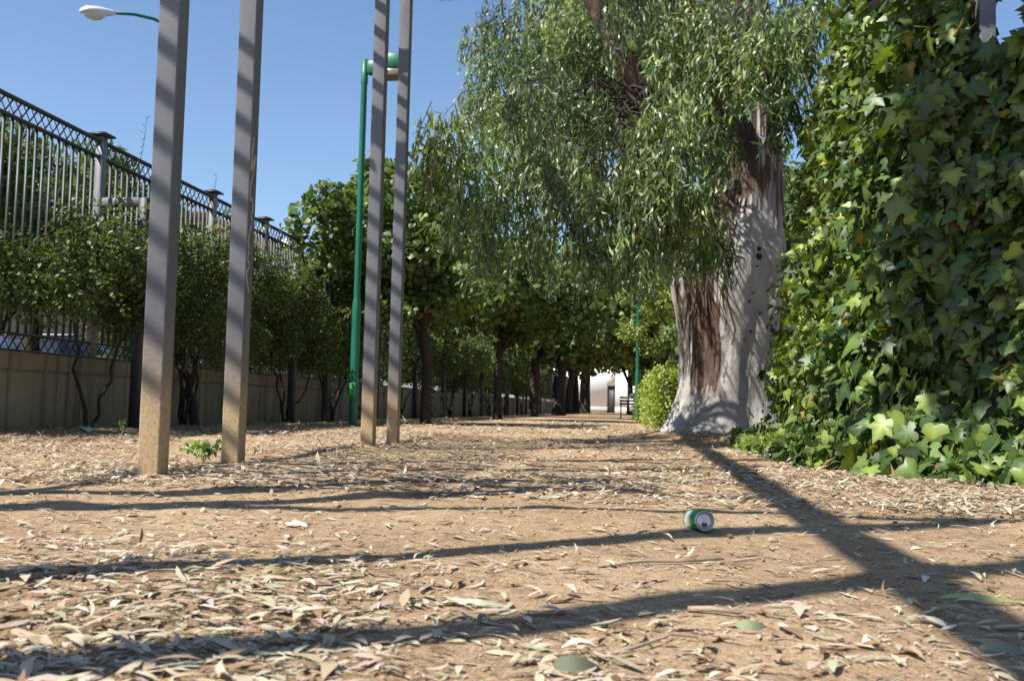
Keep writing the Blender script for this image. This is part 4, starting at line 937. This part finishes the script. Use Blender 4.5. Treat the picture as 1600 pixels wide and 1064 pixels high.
# ------------------------------------------------------------------ fallen leaves
LC = [(.46, .37, .285), (.45, .38, .265), (.37, .28, .18), (.51, .44, .32), (.25, .16, .09), (.15, .09, .05), (.33, .34, .22), (.58, .52, .41), (.42, .31, .265)]
LW = [.16, .17, .17, .11, .11, .09, .07, .06, .06]
def dens(x, y):
    s = np.interp(y, [.7, 1.2, 1.75, 2.1, 2.5, 3.4, 4.2, 5.2, 9, 14], [.95, .85, .66, .42, .28, .32, .55, .9, 1, .9])
    p_ = np.clip(.5+1.9*vnoise(x*1.3+20, y*.9+7)+1.2*vnoise(x*3.7, y*3.1+50), 0.04, 1.3)
    right = np.clip(1-.5*np.exp(-((x-.75)/.40)**2)*(y < 3.0), 0, 1)
    ivy = 1+1.2*np.exp(-((x-1.2)/.5)**2)*(y > 4.0)
    return np.clip(s*p_*right*ivy, 0, 1)
def litter(N, y0_, y1_, size, tpls, b, lift=.012, floor_=0.0, wts=None):
    y = y0_*(y1_/y0_)**rng.random(N)
    xl = np.maximum(-.72*y-.3, -5.3); xr = np.minimum(.40*y+.35, 2.6)
    x = xl+(xr-xl)*rng.random(N)
    keep = rng.random(N) < np.maximum(dens(x, y), floor_); x, y = x[keep], y[keep]
    clr = (np.abs(x-cx_*y/cy_) > .055) | (y > cy_+.05) | (y < cy_-.22); x, y = x[clr], y[clr]
    k = len(x); z = gh(x, y)+rng.uniform(.002, lift, k)
    tilt = rng.normal(0, .13, (k, 3)); nn = unit(tilt+np.array([0, 0, 1.0])); 
    d = rng.normal(0, 1, (k, 3)); d[:, 2] = rng.normal(0, .09, k); sz = np.minimum(size*rng.lognormal(0, .35, k), size*1.7)
    cc = cols(k, LC, .16, wts or LW); g = rng.integers(0, len(tpls), k)
    for j, tp in enumerate(tpls):
        q = g == j
        flip = np.where(rng.random(q.sum()) < .5, 1, -1)[:, None]
        b.inst(tp, np.stack([x, y, z], -1)[q], frames(unit(d[q]), nn[q]), sz[q][:, None]*np.stack([np.ones(q.sum()), np.ones(q.sum()), rng.uniform(.05, .6, q.sum())], -1), cc[q])
b = MB()
litter(14000, .75, 4.2, .040, LIT, b, .008, .06); litter(26000, .75, 5.0, .018, LIT_FAR, b, .004, .3); litter(30000, .8, 6.0, .010, LIT_FAR, b, .003, .4, [.1, .1, .15, .1, .2, .2, .05, .05, .05]); litter(9000, 1.5, 4.4, .04, LIT, b, .006, .22)
litter(56000, 3.6, 11.5, .058, LIT_FAR, b, .016, .30); litter(14000, 10, 24, .10, LIT_FAR, b, .02)
tag(b.build('leaf_litter', M['litter'], smooth=True), 'thick litter of dry gum leaves and fragments over the sandy path', 'leaf litter', None, 'stuff')
names_ = ['pinkish', 'straw-coloured', 'tan', 'pale buff', 'brown', 'dark brown', 'grey-green', 'bleached', 'mauve-pink']
shape_ = ['slim gently arched', 'deeply arched', 'broad wavy', 'sickle-shaped', 'broad cupped', 'narrow twisted']
lme = {(j, k_): MB().add(*LIT[j], LC[k_]).mesh('fallen_leaf', M['litter'], True) for j in range(6) for k_ in range(9)}
cnt = 0
while cnt < 294:
    y = .80*(3.6/.80)**(random.random()**1.25); x = random.uniform(-.66*y-.05, .40*y+.05)
    if random.random() > float(dens(x, y))+.12 or (abs(x-cx_*y/cy_) < .09 and cy_-.35 < y < cy_+.1): continue
    j, k_ = random.randrange(6), int(rng.choice(9, p=LW)); s = min(.072, .052*float(rng.lognormal(0, .3)))
    d = np.array([random.gauss(0, 1), random.gauss(0, 1), random.gauss(0, .05)]); nr = np.array([random.gauss(0, .16), random.gauss(0, .18), 1.0])
    Fm = frames(d[None], nr[None])[0]; zf = random.uniform(.1, .8)**1.3
    mw = Matrix([[Fm[r_][0]*s, Fm[r_][1]*s, Fm[r_][2]*s*zf, (x, y, float(gh(x, y))+.004+.007*random.random())[r_]] for r_ in range(3)]+[[0, 0, 0, 1]])
    o = link('fallen_leaf', lme[(j, k_)], None, mw)
    vv = Vector((x, y, 0))-CAM; dd_ = vv.dot(fw); ix = 800+F_PX*vv.dot(cr)/dd_; iy = 532-F_PX*vv.dot(cu)/dd_
    if iy > 990: reg = 'at the bottom left corner' if ix < 300 else 'on the bottom edge left of centre' if ix < 700 else 'on the bottom edge right of centre' if ix < 1200 else 'at the bottom right corner'
    elif iy > 890: reg = 'in the left foreground litter' if ix < 350 else 'before the near shadow band, left of centre' if ix < 750 else 'below the can' if ix < 1200 else 'beside the shadow crossing'
    else: reg = 'on sand below the leftmost post' if ix < 400 else 'on bare sand in mid-path' if ix < 850 else 'on bare sand around the can' if ix < 1250 else 'on sand right of the long shadow'
    tag(o, f'{shape_[j]} {names_[k_]} dry leaf {reg}', 'leaf', f'{shape_[j]} {names_[k_]} leaves {reg}'); cnt += 1
def big_leaf(px_, py_, L, w_, col_, label, up=.02, ang=0.0, tilt=(0, -.5), curl=.15):
    g_ = on_ground(px_, py_); tp = tpl_blade(10, w_, curl*1.3, .1, .55, .03)
    d = np.array([math.cos(ang), math.sin(ang), random.uniform(-.1, .1)]); nr = np.array([tilt[0], tilt[1], 1.0]); Fm = frames(d[None], nr[None])[0]
    P = (tp[0]*L) @ Fm.T; P -= P.mean(0); P += np.array([g_.x, g_.y, float(gh(g_.x, g_.y))+up])
    tag(MB().add(P, tp[1], col_).build('fallen_leaf', M['litter'], smooth=True), label, 'leaf')
GG = (.30, .36, .17)
big_leaf(1175, 980, .052, .27, (.26, .29, .16), 'broad pale green fallen leaf below the shadow crossing', .012, .1, (0, -1.2))
big_leaf(1530, 928, .15, .07, (.25, .34, .12), 'long thin bright green leaf right of the shadow crossing', .01, -.12, (0, -.3), .05)
big_leaf(900, 1052, .06, .30, (.15, .17, .11), 'large blurred grey-green leaf at the bottom edge of the picture', .018, .2, (0, -1.0))
big_leaf(1570, 1015, .07, .2, (.17, .19, .14), 'blue-green leaf in the shade at the lower right corner', .012, -.3, (0, -.8))
big_leaf(430, 903, .06, .2, (.27, .24, .10), 'olive curled leaf on the sand below the first post', .012, .2, (0, -.8))
big_leaf(755, 940, .11, .09, (.38, .40, .28), 'long pale grey-green leaf above the near shadow band', .006, .1, (0, -.4), .05)
